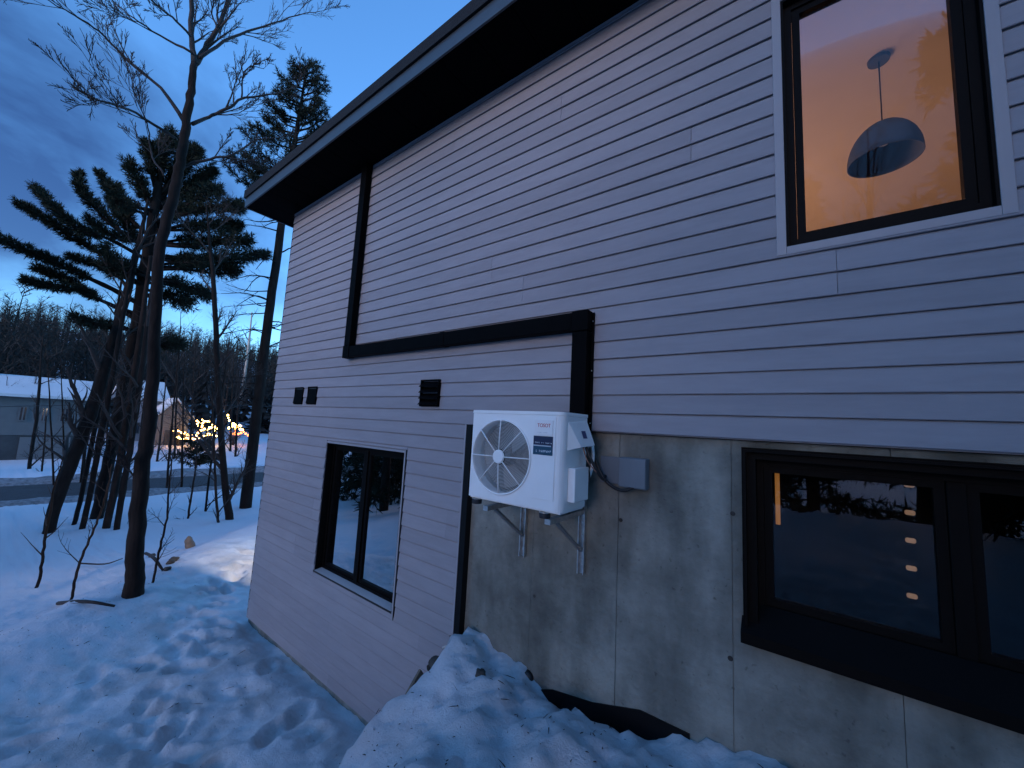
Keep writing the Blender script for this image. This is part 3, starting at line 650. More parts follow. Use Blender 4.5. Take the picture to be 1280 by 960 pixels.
vent(-5.345, -5.10, .152, .390, 1, 'small black square vent, the one of the pair farther from the house corner', .028, 'pair of small vents')

# ------------------------------------------------------------------ trees
def wrad(px, py, base, wpx):
    p = on_card(px, py, base); th = math.atan((px-640)/FPX)
    return .5*wpx*p.dot(CF)/FPX*math.cos(th)
def ground_at(px, py, z0=-3.2):
    """walk the ray until it meets the ground"""
    v = ray(px, py); lo, hi = 1.0, 400.0; t = 1.0
    while t < 400:
        p = v*t
        if p.z < gzs(p.x, p.y): break
        t *= 1.01
    p = v*t; return V((p.x, p.y, gzs(p.x, p.y)))
def px_path(pp, base, sway=.0, rr=rnd):
    P = []; R_ = []
    off = 0
    for i, (x, y, wd) in enumerate(pp):
        if i: off += rr.uniform(-sway, sway)
        P.append(on_card(x, y, base, off)); R_.append(wrad(x, y, base, wd))
    return P, R_
def taper(tubes, P, R_, n, k=5, wob=0.0, rr=rnd):
    S = spline(P, k)
    if wob: S = [S[0]]+[s+V((rr.uniform(-wob, wob), rr.uniform(-wob, wob), rr.uniform(-wob, wob)*.5)) for s in S[1:-1]]+[S[-1]]
    r = [lerpl(R_, i/(len(S)-1)) for i in range(len(S))]
    tubes.tube(S, r, n); return S, r
def twigs(tubes, S, R_, level, rr, start=.25, num=6, ang=.75, lf=.5, up=.25, flat=None, minr=.0032):
    L_ = sum((S[i+1]-S[i]).length for i in range(len(S)-1))
    for k in range(num):
        t = start+(1-start)*((k+rr.random())/num); i = min(int(t*(len(S)-1)), len(S)-2)
        p = S[i].lerp(S[i+1], t*(len(S)-1)-i); d = (S[i+1]-S[i]).normalized()
        a = d.cross(V((rr.gauss(0, 1), rr.gauss(0, 1), rr.gauss(0, 1)))).normalized()
        dd = (d*math.cos(ang*rr.uniform(.6, 1.2))+a*math.sin(ang*rr.uniform(.6, 1.2))).normalized(); dd.z += up; dd.normalize()
        ln = L_*lf*rr.uniform(.5, 1.1)*(1.1-.6*t); r0 = max(minr, lerpl(R_, t)*.55)
        pts = [p]; q = p
        for j in range(4):
            dd = (dd+V((rr.gauss(0, .10), rr.gauss(0, .10), rr.gauss(.04, .09)))).normalized(); q = q+dd*ln/4; pts.append(q)
        rs = [r0*(1-.8*j/4) for j in range(5)]; rs = [max(minr*.7, x) for x in rs]
        tubes.tube(pts, rs, 4 if r0 > .012 else 3, False)
        if level > 1: twigs(tubes, pts, rs, level-1, rr, .2, max(3, num-1), ang, .55, up, flat, minr)

# ---- big bare tree at the crest of the yard
b0 = ground_at(168, 742); b0.z -= .05
tree = thing('bare_tree', 'tall leafless tree with the thickest trunk, forking high above the snow crest', 'tree', b0)
tb = Tubes(); cb = Tubes(); rr = random.Random(3)
trunk_px = [(164, 764, 44), (167, 735, 34), (169, 700, 30), (175, 610, 27), (184, 545, 24), (190, 490, 21.5), (194, 400, 19), (199, 320, 18), (208, 275, 17.5), (219, 235, 17), (226, 200, 16), (231, 165, 15), (238, 120, 13), (243, 80, 11)]
P, R_ = px_path(trunk_px, b0, .05, rr); R_ = [q*.82 for q in R_]; P.insert(0, P[0]-V((.03, 0, .4))); R_.insert(0, R_[0]*1.35); S, r = taper(tb, P, R_, 14, 6, .012, rr)
limbs = [([(243, 80, 9), (240, 52, 7.5), (238, 0, 6), (232, -70, 4), (228, -140, 2)], .3), ([(243, 80, 9), (256, 61, 7.5), (272, 34, 6), (286, 0, 5), (300, -60, 3), (318, -120, 1.6)], .4),
         ([(229, 150, 7), (200, 110, 5), (160, 75, 4.5), (130, 45, 4), (103, 25, 3.2), (60, 0, 2), (20, -35, 1)], .5), ([(218, 172, 5), (169, 141, 4), (142, 130, 3), (116, 123, 2), (88, 108, 1)], .5),
         ([(240, 155, 6), (262, 146, 4.5), (282, 137, 4), (306, 123, 3), (346, 116, 1.8), (372, 108, 1)], .5), ([(250, 72, 5), (290, 47, 4), (330, 34, 2.6), (372, 19, 1.3), (400, 14, .8)], .6),
         ([(240, 66, 4), (200, 44, 3), (166, 22, 2.2), (140, 0, 1.4), (118, -25, .8)], .6), ([(238, 45, 4), (216, 22, 3), (188, 0, 2), (170, -30, 1)], .5),
         ([(222, 210, 5), (262, 198, 3.6), (290, 194, 3), (322, 175, 2.2), (350, 172, 1)], .5), ([(150+55, 170+50, 3), (188, 190, 2.5), (186, 160, 2), (170, 120, 1.2), (160, 80, .7)], .5),
         ([(272, 34, 3), (264, 10, 2), (262, -40, 1)], .4), ([(302, 123, 2.5), (303, 100, 2), (312, 84, 1.5), (330, 86, .8)], .3), ([(187, 610, 3), (150, 580, 2), (125, 560, 1)], .3)]
for lp, sw in limbs:
    P2, R2 = px_path(lp, b0, sw, rr); S2, r2 = taper(cb, P2, R2, 7, 4, .015, rr)
    twigs(cb, S2, r2, 3, rr, .15, 9, .52, .46, .16, minr=.0042)
at_origin(tb.build('trunk', BARK, tree), tree); at_origin(cb.build('crown', TWIG, tree), tree)

# ---- needles
class Needles:
    def __init__(s): s.v = []; s.f = []
    def tuft(s, p, d, rr, n=8, ln=.2, wd=.011, spread=.6):
        for k in range(n):
            e = (d+V((rr.gauss(0, spread), rr.gauss(0, spread), rr.gauss(0, spread)))).normalized(); l = ln*rr.uniform(.6, 1.15)
            a = e.cross(V((rr.gauss(0, 1), rr.gauss(0, 1), rr.gauss(0, 1))))
            if a.length < 1e-4: continue
            a = a.normalized()*wd; q = len(s.v); s.v += [p-a, p+a, p+e*l+a*.3, p+e*l-a*.3]; s.f.append((q, q+1, q+2, q+3))
    def build(s, name, parent): return mesh_obj(name, s.v, s.f, NEED, parent)
def pine_limb(tubes, nd, P, R_, rr, dens=11, fat=.22, start=.25, ln=.2, n=7, wd=.011):
    S, r = taper(tubes, P, R_, 5, 5, .01, rr); L_ = sum((S[i+1]-S[i]).length for i in range(len(S)-1)); m_ = max(6, int(L_*dens))
    for k in range(m_):
        t = start+(1-start)*(k+rr.random())/m_; i = min(int(t*(len(S)-1)), len(S)-2); p = S[i].lerp(S[i+1], t*(len(S)-1)-i); d = (S[i+1]-S[i]).normalized()
        for c in range(3):
            a = d.cross(V((rr.gauss(0, 1), rr.gauss(0, 1), rr.gauss(0, 1)))).normalized()
            w_ = fat*math.sin(PI*min(1, .18+.82*(1-t)))*rr.uniform(.4, 1.2); q = p+a*w_*V((1, 1, .75)).length/1.6+d*w_*.7+V((0, 0, .03))
            tubes.tube([p, q], [.006, .003], 3, False)
            nd.tuft(q, (a+d*.8+V((0, 0, .25))).normalized(), rr, n, ln, wd)
            if rr.random() < .6: nd.tuft(p.lerp(q, .5), (a+d*.8+V((0, 0, .25))).normalized(), rr, n//2+1, ln*.9, wd)
        nd.tuft(p, (d+V((0, 0, .3))).normalized(), rr, 4, ln, wd)

# ---- broad dark pine behind the bare tree
b1 = ground_at(119, 650)
pine = thing('pine_tree', 'broad dark pine with long upswept limbs reaching out behind the leafless tree', 'pine tree', b1)
rr = random.Random(8); tb = Tubes(); nd = Needles()
P, R_ = px_path([(118, 660, 19), (134, 586, 17), (152, 502, 17), (172, 400, 17), (182, 330, 16), (195, 250, 12), (205, 195, 7), (208, 168, 3)], b1, .1, rr); P.insert(0, P[0]-V((0, 0, .5))); R_.insert(0, R_[0]*1.2); taper(tb, P, R_, 12, 6, .02, rr)
PLIMBS = [[(184, 385), (140, 360), (90, 338), (50, 320), (0, 299), (-40, 270)], [(182, 345), (130, 320), (90, 298), (60, 277), (24, 256)], [(184, 325), (140, 300), (100, 287), (70, 265), (45, 236)],
          [(188, 310), (150, 290), (120, 262), (102, 240), (97, 218)], [(190, 300), (160, 270), (140, 245), (124, 216)], [(176, 400), (130, 378), (95, 362), (60, 357), (30, 352)], [(182, 360), (150, 345), (118, 330), (85, 322)],
          [(195, 260), (178, 235), (164, 208)], [(198, 240), (190, 205), (186, 180)], [(200, 230), (205, 195), (212, 172)], [(200, 245), (235, 205), (246, 188)], [(198, 262), (240, 235), (268, 215)],
          [(195, 280), (240, 262), (285, 258), (300, 262)], [(193, 290), (240, 280), (280, 282), (300, 280)], [(190, 305), (235, 305), (275, 305), (312, 306)], [(188, 318), (235, 322), (285, 325), (332, 320)],
          [(186, 330), (230, 330), (270, 335), (295, 342)], [(182, 350), (215, 350), (240, 362), (262, 368)], [(180, 370), (210, 372), (235, 380)], [(185, 300), (160, 300), (135, 290), (110, 275)], [(192, 270), (165, 262), (150, 250), (140, 232)],
          [(186, 350), (165, 340), (145, 330), (130, 310)], [(176, 420), (150, 410), (120, 405), (90, 398)], [(178, 430), (200, 425), (225, 430)], [(196, 255), (215, 230), (228, 200), (230, 180)], [(192, 285), (215, 268), (245, 245), (275, 238)],
          [(188, 315), (170, 300), (155, 275), (150, 255)], [(178, 395), (120, 372), (80, 350), (45, 335)]]
for li, lp in enumerate(PLIMBS):
    lft = lp[-1][0] < 130
    for rep in range(2 if lft else 3):
        pp = [(x+rr.uniform(-5, 5)*(rep > 0), y+rr.uniform(-8, 8)*(.4 if lft else 1)*(rep > 0), max(1.0, 6-5*i/(len(lp)-1))) for i, (x, y) in enumerate(lp)]
        P2, R2 = px_path(pp, b1, .45+.5*rep, rr); pine_limb(tb, nd, P2, R2, rr, 14 if rep else 17, .15 if lft else .25, .3 if lft else .22, .17 if lft else .21, 7, .013)
at_origin(tb.build('trunk', BARKD, pine), pine); at_origin(nd.build('crown', pine), pine)

# ---- tall narrow pine whose top shows above the eaves
b2 = ground_at(308, 636) if True else None
p2t = thing('pine_tree', 'tall straight pine beside the house corner, its narrow top above the eaves', 'pine tree', b2)
rr = random.Random(21); tb = Tubes(); nd = Needles()
P, R_ = px_path([(305, 648, 17), (312, 590, 15.5), (325, 480, 14), (338, 380, 12), (350, 295, 10.5), (362, 215, 8), (373, 150, 5), (384, 82, 2)], b2, .05, rr); P.insert(0, P[0]-V((0, 0, .5))); R_.insert(0, R_[0]*1.2); taper(tb, P, R_, 10, 6, .012, rr)
for k in range(46):
    t = k/45; y0_ = 255-170*t; xs_ = lerpl([356, 366, 376, 385], t); sd_ = rr.choice((-1, 1)); ln_ = (62*(1-t)**.8+16)*rr.uniform(.6, 1.1)*(1.0 if sd_ < 0 else .85)
    P2, R2 = px_path([(xs_, y0_, 3), (xs_+sd_*ln_*.5, y0_-ln_*.18, 2), (xs_+sd_*ln_, y0_-ln_*.62, 1)], b2, .5, rr); pine_limb(tb, nd, P2, R2, rr, 8, .20, .35, .2, 7, .013)
for k in range(30):                                   # front and back limbs
    t = k/29; y0_ = 240-150*t; xs_ = lerpl([358, 368, 378, 385], t); c = on_card(xs_, y0_, b2); a = rr.uniform(0, 2*PI); ln_ = (1.7*(1-t)+.5)*rr.uniform(.7, 1.1)
    pine_limb(tb, nd, [c, c+V((math.cos(a)*ln_*.5, math.sin(a)*ln_*.5, .25*ln_)), c+V((math.cos(a)*ln_, math.sin(a)*ln_, .6*ln_))], [.03, .02, .01], rr, 9, .2, .3, .2, 7, .013)
for k in range(34):                                   # dead lower branches
    y0_ = rr.uniform(265, 520); t = (648-y0_)/343; xs_ = 305+45*t; sd_ = rr.choice((-1, -1, 1)); ln_ = rr.uniform(18, 70)
    P2, R2 = px_path([(xs_, y0_, 2.2), (xs_+sd_*ln_*.5, y0_-rr.uniform(-4, 10), 1.5), (xs_+sd_*ln_, y0_+rr.uniform(-10, 12), .7)], b2, .5, rr); S2, r2 = taper(tb, P2, R2, 4, 4, .02, rr); twigs(tb, S2, r2, 2, rr, .3, 5, .6, .35, .1)
at_origin(tb.build('trunk', BARKD, p2t), p2t); at_origin(nd.build('crown', p2t), p2t)

# ---- slim trunk between the two
def slim(name, label, pp, seed, mat_=BARK, lev=2, num=9, need=None, group=None, start=.45, lf=.25, gp=None, n=8):
    b = ground_at(*(gp or pp[0][:2])); t = thing(name, label, 'tree', b, group); rr_ = random.Random(seed); tb_ = Tubes(); cb_ = Tubes()
    pp = [(pp[0][0], pp[0][1]+4, pp[0][2]*1.1)]+list(pp)
    P_, R__ = px_path(pp, b, .12, rr_); P_.insert(0, P_[0]-V((0, 0, .4))); R__.insert(0, R__[0]*1.15); S_, r_ = taper(tb_, P_, R__, n, 5, .012, rr_); twigs(cb_, S_, r_, lev, rr_, start, num, .85, lf, .15)
    at_origin(tb_.build('trunk', mat_, t), t); at_origin(cb_.build('crown', TWIG, t), t); return t, b
slim('slim_tree', 'slim dark trunk standing beside the tall straight pine', [(287, 650, 11), (281, 600, 9), (275, 520, 8), (271, 440, 7.5), (267, 350, 6), (262, 300, 4), (258, 255, 1.5)], 4, BARKD, 3, 14, start=.3)
slim('leaning_tree', 'thick leaning trunk among the dark cluster left of the leafless tree', [(60, 668, 17), (72, 625, 19), (92, 570, 21), (112, 520, 20), (134, 450, 17), (155, 380, 13), (172, 310, 8), (185, 250, 3)], 5, BARKD, 2, 10, start=.4)
slim('slim_tree', 'thin dark stem rising between the leaning trunk and the broad pine', [(92, 658, 7), (106, 600, 7), (122, 520, 7), (135, 450, 6), (146, 390, 4), (155, 330, 2)], 6, BARKD, 2, 10)
slim('slim_tree', 'second thin dark stem close beside the broad pine', [(103, 662, 9), (118, 590, 8), (131, 520, 8), (146, 440, 7), (158, 370, 5), (168, 310, 2)], 7, BARKD, 2, 10)
slim('slim_tree', 'grey brown trunk directly behind the leafless tree', [(133, 660, 11), (146, 600, 11), (156, 540, 11), (168, 470, 10), (178, 400, 8), (188, 320, 4)], 9, BARK, 2, 9)
slim('slim_tree', 'narrow trunk tucked against the thick leafless trunk', [(146, 662, 9), (156, 600, 9), (166, 540, 9), (176, 470, 8), (186, 390, 6), (196, 320, 3)], 10, BARKD, 2, 9)
slim('sapling', 'thin dead stem bent over the snow left of the trees', [(45, 738, 5.5), (50, 720, 5), (54, 690, 4.5), (60, 655, 4.5), (68, 610, 3), (80, 570, 1.5)], 12, BARKD, 1, 5, start=.5)
slim('sapling', 'thin leaning sapling in the snow between leaning trunk and leafless tree', [(89, 750, 4.5), (95, 722, 4.5), (106, 688, 4), (120, 655, 3.5), (131, 625, 3), (140, 580, 1.5)], 13, BARK, 2, 6, start=.5)
slim('sapling', 'thin sapling right of the thick leafless trunk', [(191, 726, 3.6), (199, 690, 3.4), (207, 655, 3), (211, 615, 2.6), (214, 570, 1.6), (216, 530, 1)], 14, BARK, 2, 8, start=.3)
slim('sapling', 'thin stem standing beside the slim dark trunk near the crest', [(273, 655, 4), (270, 615, 3.6), (268, 570, 3.2), (266, 520, 2.4), (265, 470, 1.2)], 15, BARK, 2, 8, start=.3)
slim('sapling', 'short bare sapling growing in the snow below the road', [(235, 648, 3.2), (239, 620, 2.8), (244, 590, 2.2), (247, 555, 1.2)], 16, BARK, 2, 8, start=.2)
slim('field_tree', 'bare young tree in the snow in front of the white neighbour house', [(36, 587, 6), (40, 560, 5.5), (46, 520, 5), (50, 470, 4), (54, 420, 2)], 17, BARKD, 3, 10, start=.3)
slim('field_tree', 'faint thin sapling beyond the road near the white house', [(52, 590, 3), (55, 560, 2.6), (58, 520, 2)], 18, BARK, 2, 8, start=.3)
slim('birch_tree', 'pale birch trunk leaning behind the strings of lights', [(297, 524, 5), (301, 500, 4.5), (306, 470, 4), (311, 430, 3), (315, 390, 1.5)], 19, BIRCH, 2, 9, start=.5)
slim('field_tree', 'bare stem beyond the road beside the lit shrubs', [(196, 578, 3.4), (200, 550, 3), (204, 510, 2.4), (208, 470, 1.4)], 20, BARK, 2, 9, start=.3)
qr = random.Random(77)
for k in range(13):
    px_ = qr.choice((qr.uniform(62, 150), qr.uniform(205, 325))); py_ = qr.uniform(596, 668) if px_ < 150 else qr.uniform(606, 640); h_ = qr.uniform(90, 230); l_ = qr.uniform(-.05, .22)*h_
    slim('sapling', 'thin bare sapling in the snow between the trees and the road', [(px_, py_, 3.4), (px_+l_*.3, py_-h_*.35, 2.8), (px_+l_*.7, py_-h_*.7, 2.0), (px_+l_, py_-h_, .8)], 300+k, BARKD, 2, 8, group='thin saplings above the road', start=.2, n=6)
for k in range(14):
    px_ = qr.uniform(0, 325); py_ = qr.uniform(556, 580); h_ = qr.uniform(90, 190); l_ = qr.uniform(-.06, .12)*h_
    slim('field_tree', 'slender bare tree growing beyond the road', [(px_, py_, 3.2), (px_+l_*.3, py_-h_*.35, 2.8), (px_+l_*.7, py_-h_*.7, 1.8), (px_+l_, py_-h_, .7)], 400+k, BARKD, 2, 10, group='slender trees beyond the road', start=.3, n=6, lf=.3)
# trees off the left of the yard, seen mirrored in the windows
def plain_tree(name, label, x, y, h, r0, seed, group=None):
    b = V((x, y, gzs(x, y)-.1)); t = thing(name, label, 'tree', b, group); rr_ = random.Random(seed); tb_ = Tubes(); cb_ = Tubes()
    P_ = [b+V((rr_.uniform(-.3, .3)*i, rr_.uniform(-.3, .3)*i, h*i/4)) for i in range(5)]; S_, r_ = taper(tb_, P_, [r0, r0*.8, r0*.65, r0*.4, r0*.08], 9, 5, .02, rr_)
    twigs(cb_, S_, r_, 3, rr_, .35, 11, .8, .38, .25); at_origin(tb_.build('trunk', BARKD, t), t); at_origin(cb_.build('crown', TWIG, t), t)
for i, (x, y, h) in enumerate(((-13, -6.5, 14), (-15.5, -9.5, 16), (-11, -12, 13), (-7, -15, 15), (3, -13, 15), (-2.5, -16, 14))):
    plain_tree('bare_tree', 'leafless tree standing across the yard, facing the house', x, y, h, .2, 40+i, 'leafless trees facing the house')
def spruce(label, x, y, h, w_, seed, group=None):
    b = V((x, y, gzs(x, y)-.1)); t = thing('spruce_tree', label, 'tree', b, group); rr_ = random.Random(seed); tb_ = Tubes(); nd_ = Needles()
    tb_.tube([b, b+V((0, 0, h*.6)), b+V((0, 0, h))], [.2, .11, .02], 8)
    for k in range(int(h*7)):
        f_ = rr_.random()**.8; z = h*(.02+.96*f_); a = rr_.uniform(0, 2*PI); ln_ = w_*(1-f_)+.25; c = b+V((0, 0, z)); e = V((math.cos(a), math.sin(a), 0))
        pine_limb(tb_, nd_, [c, c+e*ln_*.5+V((0, 0, -.05*ln_)), c+e*ln_+V((0, 0, -.12*ln_))], [.03, .02, .008], rr_, 5, .3, .15, .3, 5, .03)
    at_origin(tb_.build('trunk', BARKD, t), t); at_origin(nd_.build('crown', t), t)
for i, (x, y, h, w_) in enumerate(((4.0, -3.2, 15, 2.6), (7.6, -1.8, 14, 2.8), (7.6, -6.5, 14, 2.8), (3.4, -8.5, 13, 2.7), (.2, -11, 12, 2.6), (-3.4, -12.5, 13, 2.8), (6, -12, 14, 3), (-7, -14.5, 12, 2.6))): spruce('unseen dense spruce across from the basement window, mirrored there and added to shade the wall', x, y, h, w_, 60+i, 'unseen spruces shading the house front')  # spruces mirrored in the panes; near ones added to shade the wall's right
for i, (x, y, h, w_) in enumerate(((-14.5, -5.2, 9, 1.9), (-18, -6.8, 11, 2.2), (-21.5, -9.5, 12, 2.4), (-17, -10.5, 11, 2.3), (-38, -18, 13, 3), (-40, -25, 13, 3))): spruce('dark spruce standing along the lower edge of the yard', x, y, h, w_, 160+i, 'spruces along the lower yard')
# small evergreen on the far verge of the road
def shrub(px, py, hpx, label, seed, cat='shrub'):
    b = ground_at(px, py); hh = 2*wrad(px, py, b, hpx)/math.cos(math.atan((px-640)/FPX))*1.0; t = thing('evergreen_shrub', label, cat, b); rr_ = random.Random(seed); tb_ = Tubes(); nd_ = Needles()
    tb_.tube([b-V((0, 0, .1)), b+V((0, 0, hh))], [.04, .01], 6)
    for k in range(38):
        f_ = rr_.random(); a = rr_.uniform(0, 2*PI); ln_ = hh*(.75-.45*f_); c = b+V((0, 0, hh*(.05+.8*f_))); e = V((math.cos(a), math.sin(a), .35))
        pine_limb(tb_, nd_, [c, c+e*ln_*.5, c+e*ln_+V((0, 0, -.05))], [.02, .012, .005], rr_, 5, .16, .1, .22, 5, .02)
    at_origin(tb_.build('trunk', BARKD, t), t); at_origin(nd_.build('crown', t), t)
shrub(243, 588, 40, 'small bushy evergreen on the far verge of the road', 70)

# ---- yard litter
def stick(name, label, pts, r, material, cat):
    tb_ = Tubes(); S_ = spline(pts, 4); b = S_[0].copy(); tb_.tube([p-b for p in S_], [r*(1-.5*i/(len(S_)-1)) for i in range(len(S_))], 6); o = tb_.build(name, material); o.location = b; return tag(o, label, cat)
def gpt(px, py, dz=.03): p = ground_at(px, py); p.z += dz; return p
stick('fallen_branch', 'dark branch lying on the snow left of the thick leafless trunk', [gpt(72, 757), gpt(105, 759, .05), gpt(143, 762)], .03, TWIG, 'branch')
stick('fallen_branch', 'thin branch lying across the snow behind the thick leafless trunk', [gpt(100, 709, .08), gpt(130, 711, .10), gpt(152, 706, .12)], .02, TWIG, 'branch')
stick('fallen_branch', 'short branch poking out right of the thick leafless trunk', [gpt(180, 706, .25), gpt(190, 711, .18), gpt(203, 719, .05)], .035, TWIG, 'branch')
def rock(name, label, c, sx, sy, sz, seed, material=ROCK, cat='rock', rot=0, tilt=0):
    bm_ = bmesh.new(); bmesh.ops.create_icosphere(bm_, subdivisions=3, radius=1)
    for v in bm_.verts:
        f_ = 1+.35*noise.noise(v.co*1.3+V((seed, 0, 0)))+.12*noise.noise(v.co*4+V((seed, 3, 0))); v.co = V((v.co.x*sx, v.co.y*sy, v.co.z*sz))*f_
    o = bm_obj(name, bm_, material, None, True); o.location = c; o.rotation_euler = (tilt, 0, rot); return tag(o, label, cat)
sp_ = ground_at(237, 686)
rock('tree_stump', 'small broken stump sticking up through the snow crest', sp_+V((0, 0, .09)), .10, .10, .26, 3.3, WOOD, 'stump', .3, .35)
for i, (x, y, s) in enumerate(((213, 704, .05), (217, 700, .06), (209, 713, .045), (190, 695, .06))):
    rock('stone', ('small dark stone showing through the snow crest' if i < 3 else 'dark stone in the snow right beside the thick leafless trunk'), gpt(x, y, .01), s, s*1.2, s*.8, i+.7, ROCK, 'stone')['group'] = 'small stones on the crest'
def bankpt(px, py, y): return at_y(px, py, y)
rock('rock', 'dark stone half buried at the top of the snow bank', bankpt(545, 828, 2.27), .055, .05, .04, 5.1)
rock('rock', 'dark lump standing for the shaded opening in the snow bank beside the foundation', bankpt(601, 846, 2.25), .05, .045, .045, 6.4)  # dark stone shape stands in for the shade of an opening in the bank
for i, (x, y, s) in enumerate(((556, 822, .035), (563, 829, .03), (538, 836, .04), (549, 842, .025), (572, 822, .03), (590, 836, .035))):
    tag(rock('soil_clod', '', bankpt(x, y, 2.26)+V((0, .03, -.01)), s*1.3, s, s*.7, i+9.2, mat('soil', (.035, .026, .02), .95, 0, .5, 30, .6, 60)), 'dark clod of soil at the top of the snow bank', 'soil', 'soil clods on the snow bank')
a = bankpt(553, 815, 2.33); b = bankpt(578, 806, 2.36)
stick('snowy_stick', 'pale stick lying on top of the snow bank against the wall', [a+V((0, 0, .03)), (a+b)/2+V((0, 0, .035)), b+V((0, 0, .03))], .009, mat('pale_wood', (.5, .45, .42), .8), 'stick')
bd_ = box('plank', -.012, .012, -.30, .30, -.05, .05, WOOD, None, .003); bd_.location = bankpt(497, 893, 1.95)+V((.02, 0, -.01)); bd_.rotation_euler = (.52, -.25, .12)
tag(bd_, 'weathered plank edge showing along the side of the snow bank', 'plank')

# ------------------------------------------------------------------ across the road
NX = -50.0
def at_x(px, py, x): v = ray(px, py); return v*(x/v.x)
nh = thing('neighbour_house', 'low white house with a snow covered roof across the road', 'house', (NX, -6, -4.7))
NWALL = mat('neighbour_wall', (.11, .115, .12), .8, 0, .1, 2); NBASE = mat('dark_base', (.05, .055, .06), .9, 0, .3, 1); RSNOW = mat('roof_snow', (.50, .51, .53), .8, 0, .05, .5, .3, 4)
yr = at_x(104, 545, NX).y; yl = yr-19; zt0 = at_x(40, 497, NX).z; zb0 = at_x(40, 544, NX).z; zr = at_x(95, 478, NX-4).z
def n_(o): return at_origin(o, nh)
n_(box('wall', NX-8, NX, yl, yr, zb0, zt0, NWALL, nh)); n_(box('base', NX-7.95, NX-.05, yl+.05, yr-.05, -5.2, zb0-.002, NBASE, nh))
v = [(NX+.7, yl-.5, zt0), (NX+.7, yr+.6, zt0), (NX-4, yr+.6, zr), (NX-4, yl-.5, zr), (NX-8.7, yr+.6, zt0), (NX-8.7, yl-.5, zt0)]
bm = bmesh.new(); lo_ = [bm.verts.new(p) for p in v]; hi_ = [bm.verts.new((p[0], p[1], p[2]+.22)) for p in v]
for q in ((0, 1, 2, 3), (3, 2, 4, 5)): bm.faces.new([lo_[i] for i in q]); bm.faces.new([hi_[i] for i in q])
for a, b in ((0, 1), (1, 2), (2, 4), (4, 5), (5, 3), (3, 0)): bm.faces.new((lo_[a], lo_[b], hi_[b], hi_[a]))
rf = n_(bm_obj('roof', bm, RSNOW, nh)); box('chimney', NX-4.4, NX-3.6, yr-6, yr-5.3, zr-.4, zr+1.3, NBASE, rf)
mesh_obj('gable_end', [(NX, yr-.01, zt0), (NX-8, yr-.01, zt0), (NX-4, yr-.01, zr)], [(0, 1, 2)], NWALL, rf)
PANE = mat('dark_pane', (.02, .022, .028), .1)
for k, (pa, pb) in enumerate(((24, 36), (52, 62), (76, 88))):
    ya, yb_ = at_x(pa, 510, NX).y, at_x(pb, 510, NX).y; wz0, wz1 = zb0+1.1, zt0-.7
    wn = n_(box('window', NX+.001, NX+.06, ya, yb_, wz0, wz1, NWALL, nh)); box('pane', NX+.055, NX+.075, ya+.1, yb_-.1, wz0+.1, wz1-.1, PANE, wn); box('mullion', NX+.076, NX+.09, (ya+yb_)/2-.04, (ya+yb_)/2+.04, wz0+.1, wz1-.1, NWALL, wn)
n_(box('garage_door', NX+.001, NX+.05, yr-3.4, yr-.7, -4.75, zb0-.15, mat('garage_grey', (.12, .12, .125), .7), nh))
# small pale shed
SX = -58.0
a = at_x(192, 560, SX); b = at_x(231, 560, SX); zt1 = at_x(210, 520, SX).z; zp = at_x(210, 499, SX).z; gzz = gzs(SX, a.y)-.4
sd2 = thing('shed', 'small pale shed with a snowy gable roof beside the lit shrubs', 'shed', (SX, a.y, gzz)); n2 = lambda o: at_origin(o, sd2)
ya, yb_ = a.y, b.y; ym = (ya+yb_)/2
n2(box('wall', SX-4, SX, ya, yb_, gzz, zt1, NWALL, sd2)); n2(mesh_obj('gable', [(SX, ya, zt1), (SX, yb_, zt1), (SX, ym, zp-.2), (SX-4, ya, zt1), (SX-4, yb_, zt1), (SX-4, ym, zp-.2)], [(0, 1, 2), (3, 5, 4), (0, 2, 5, 3), (1, 4, 5, 2)], NWALL, sd2))
for s_, e in ((-1, ya), (1, yb_)):
    p0, p1 = (e+s_*.4, zt1-.3), (ym, zp); n2(mesh_obj('roof', [(x, y+0, z+dz) for x in (SX+.5, SX-4.5) for (y, z) in (p0, p1) for dz in (0, .22)], [(0, 2, 3, 1), (4, 5, 7, 6), (0, 1, 5, 4), (2, 6, 7, 3), (1, 3, 7, 5), (0, 4, 6, 2)], RSNOW, sd2))
n2(box('door', SX+.001, SX+.06, ym-.6, ym+.6, gzz+.2, gzz+2.4, NBASE, sd2))
# house with a purple porch light, mostly behind the trunks
a = at_x(150, 560, -62); b = at_x(196, 560, -62); g2 = gzs(-62, a.y)-.4
h3 = thing('cottage', 'grey cottage with snowy roof glimpsed between the trunks', 'house', (-62, a.y, g2)); n3 = lambda o: at_origin(o, h3)
z3 = at_x(170, 500, -62).z; z4 = at_x(170, 478, -66).z
n3(box('wall', -69, -62, a.y, b.y, g2, z3, mat('cottage_grey', (.26, .26, .28), .8, 0, .1, 2), h3))
n3(mesh_obj('roof', [(-61.4, a.y-.5, z3), (-61.4, b.y+.5, z3), (-65.5, b.y+.5, z4), (-65.5, a.y-.5, z4), (-69.6, b.y+.5, z3), (-69.6, a.y-.5, z3)]+[(-61.4, a.y-.5, z3+.3), (-61.4, b.y+.5, z3+.3), (-65.5, b.y+.5, z4+.3), (-65.5, a.y-.5, z4+.3), (-69.6, b.y+.5, z3+.3), (-69.6, a.y-.5, z3+.3)],
            [(6, 7, 8, 9), (9, 8, 10, 11), (0, 3, 2, 1), (3, 5, 4, 2), (0, 1, 7, 6), (5, 11, 10, 4), (1, 2, 8, 7), (2, 4, 10, 8), (3, 0, 6, 9), (5, 3, 9, 11)], RSNOW, h3))
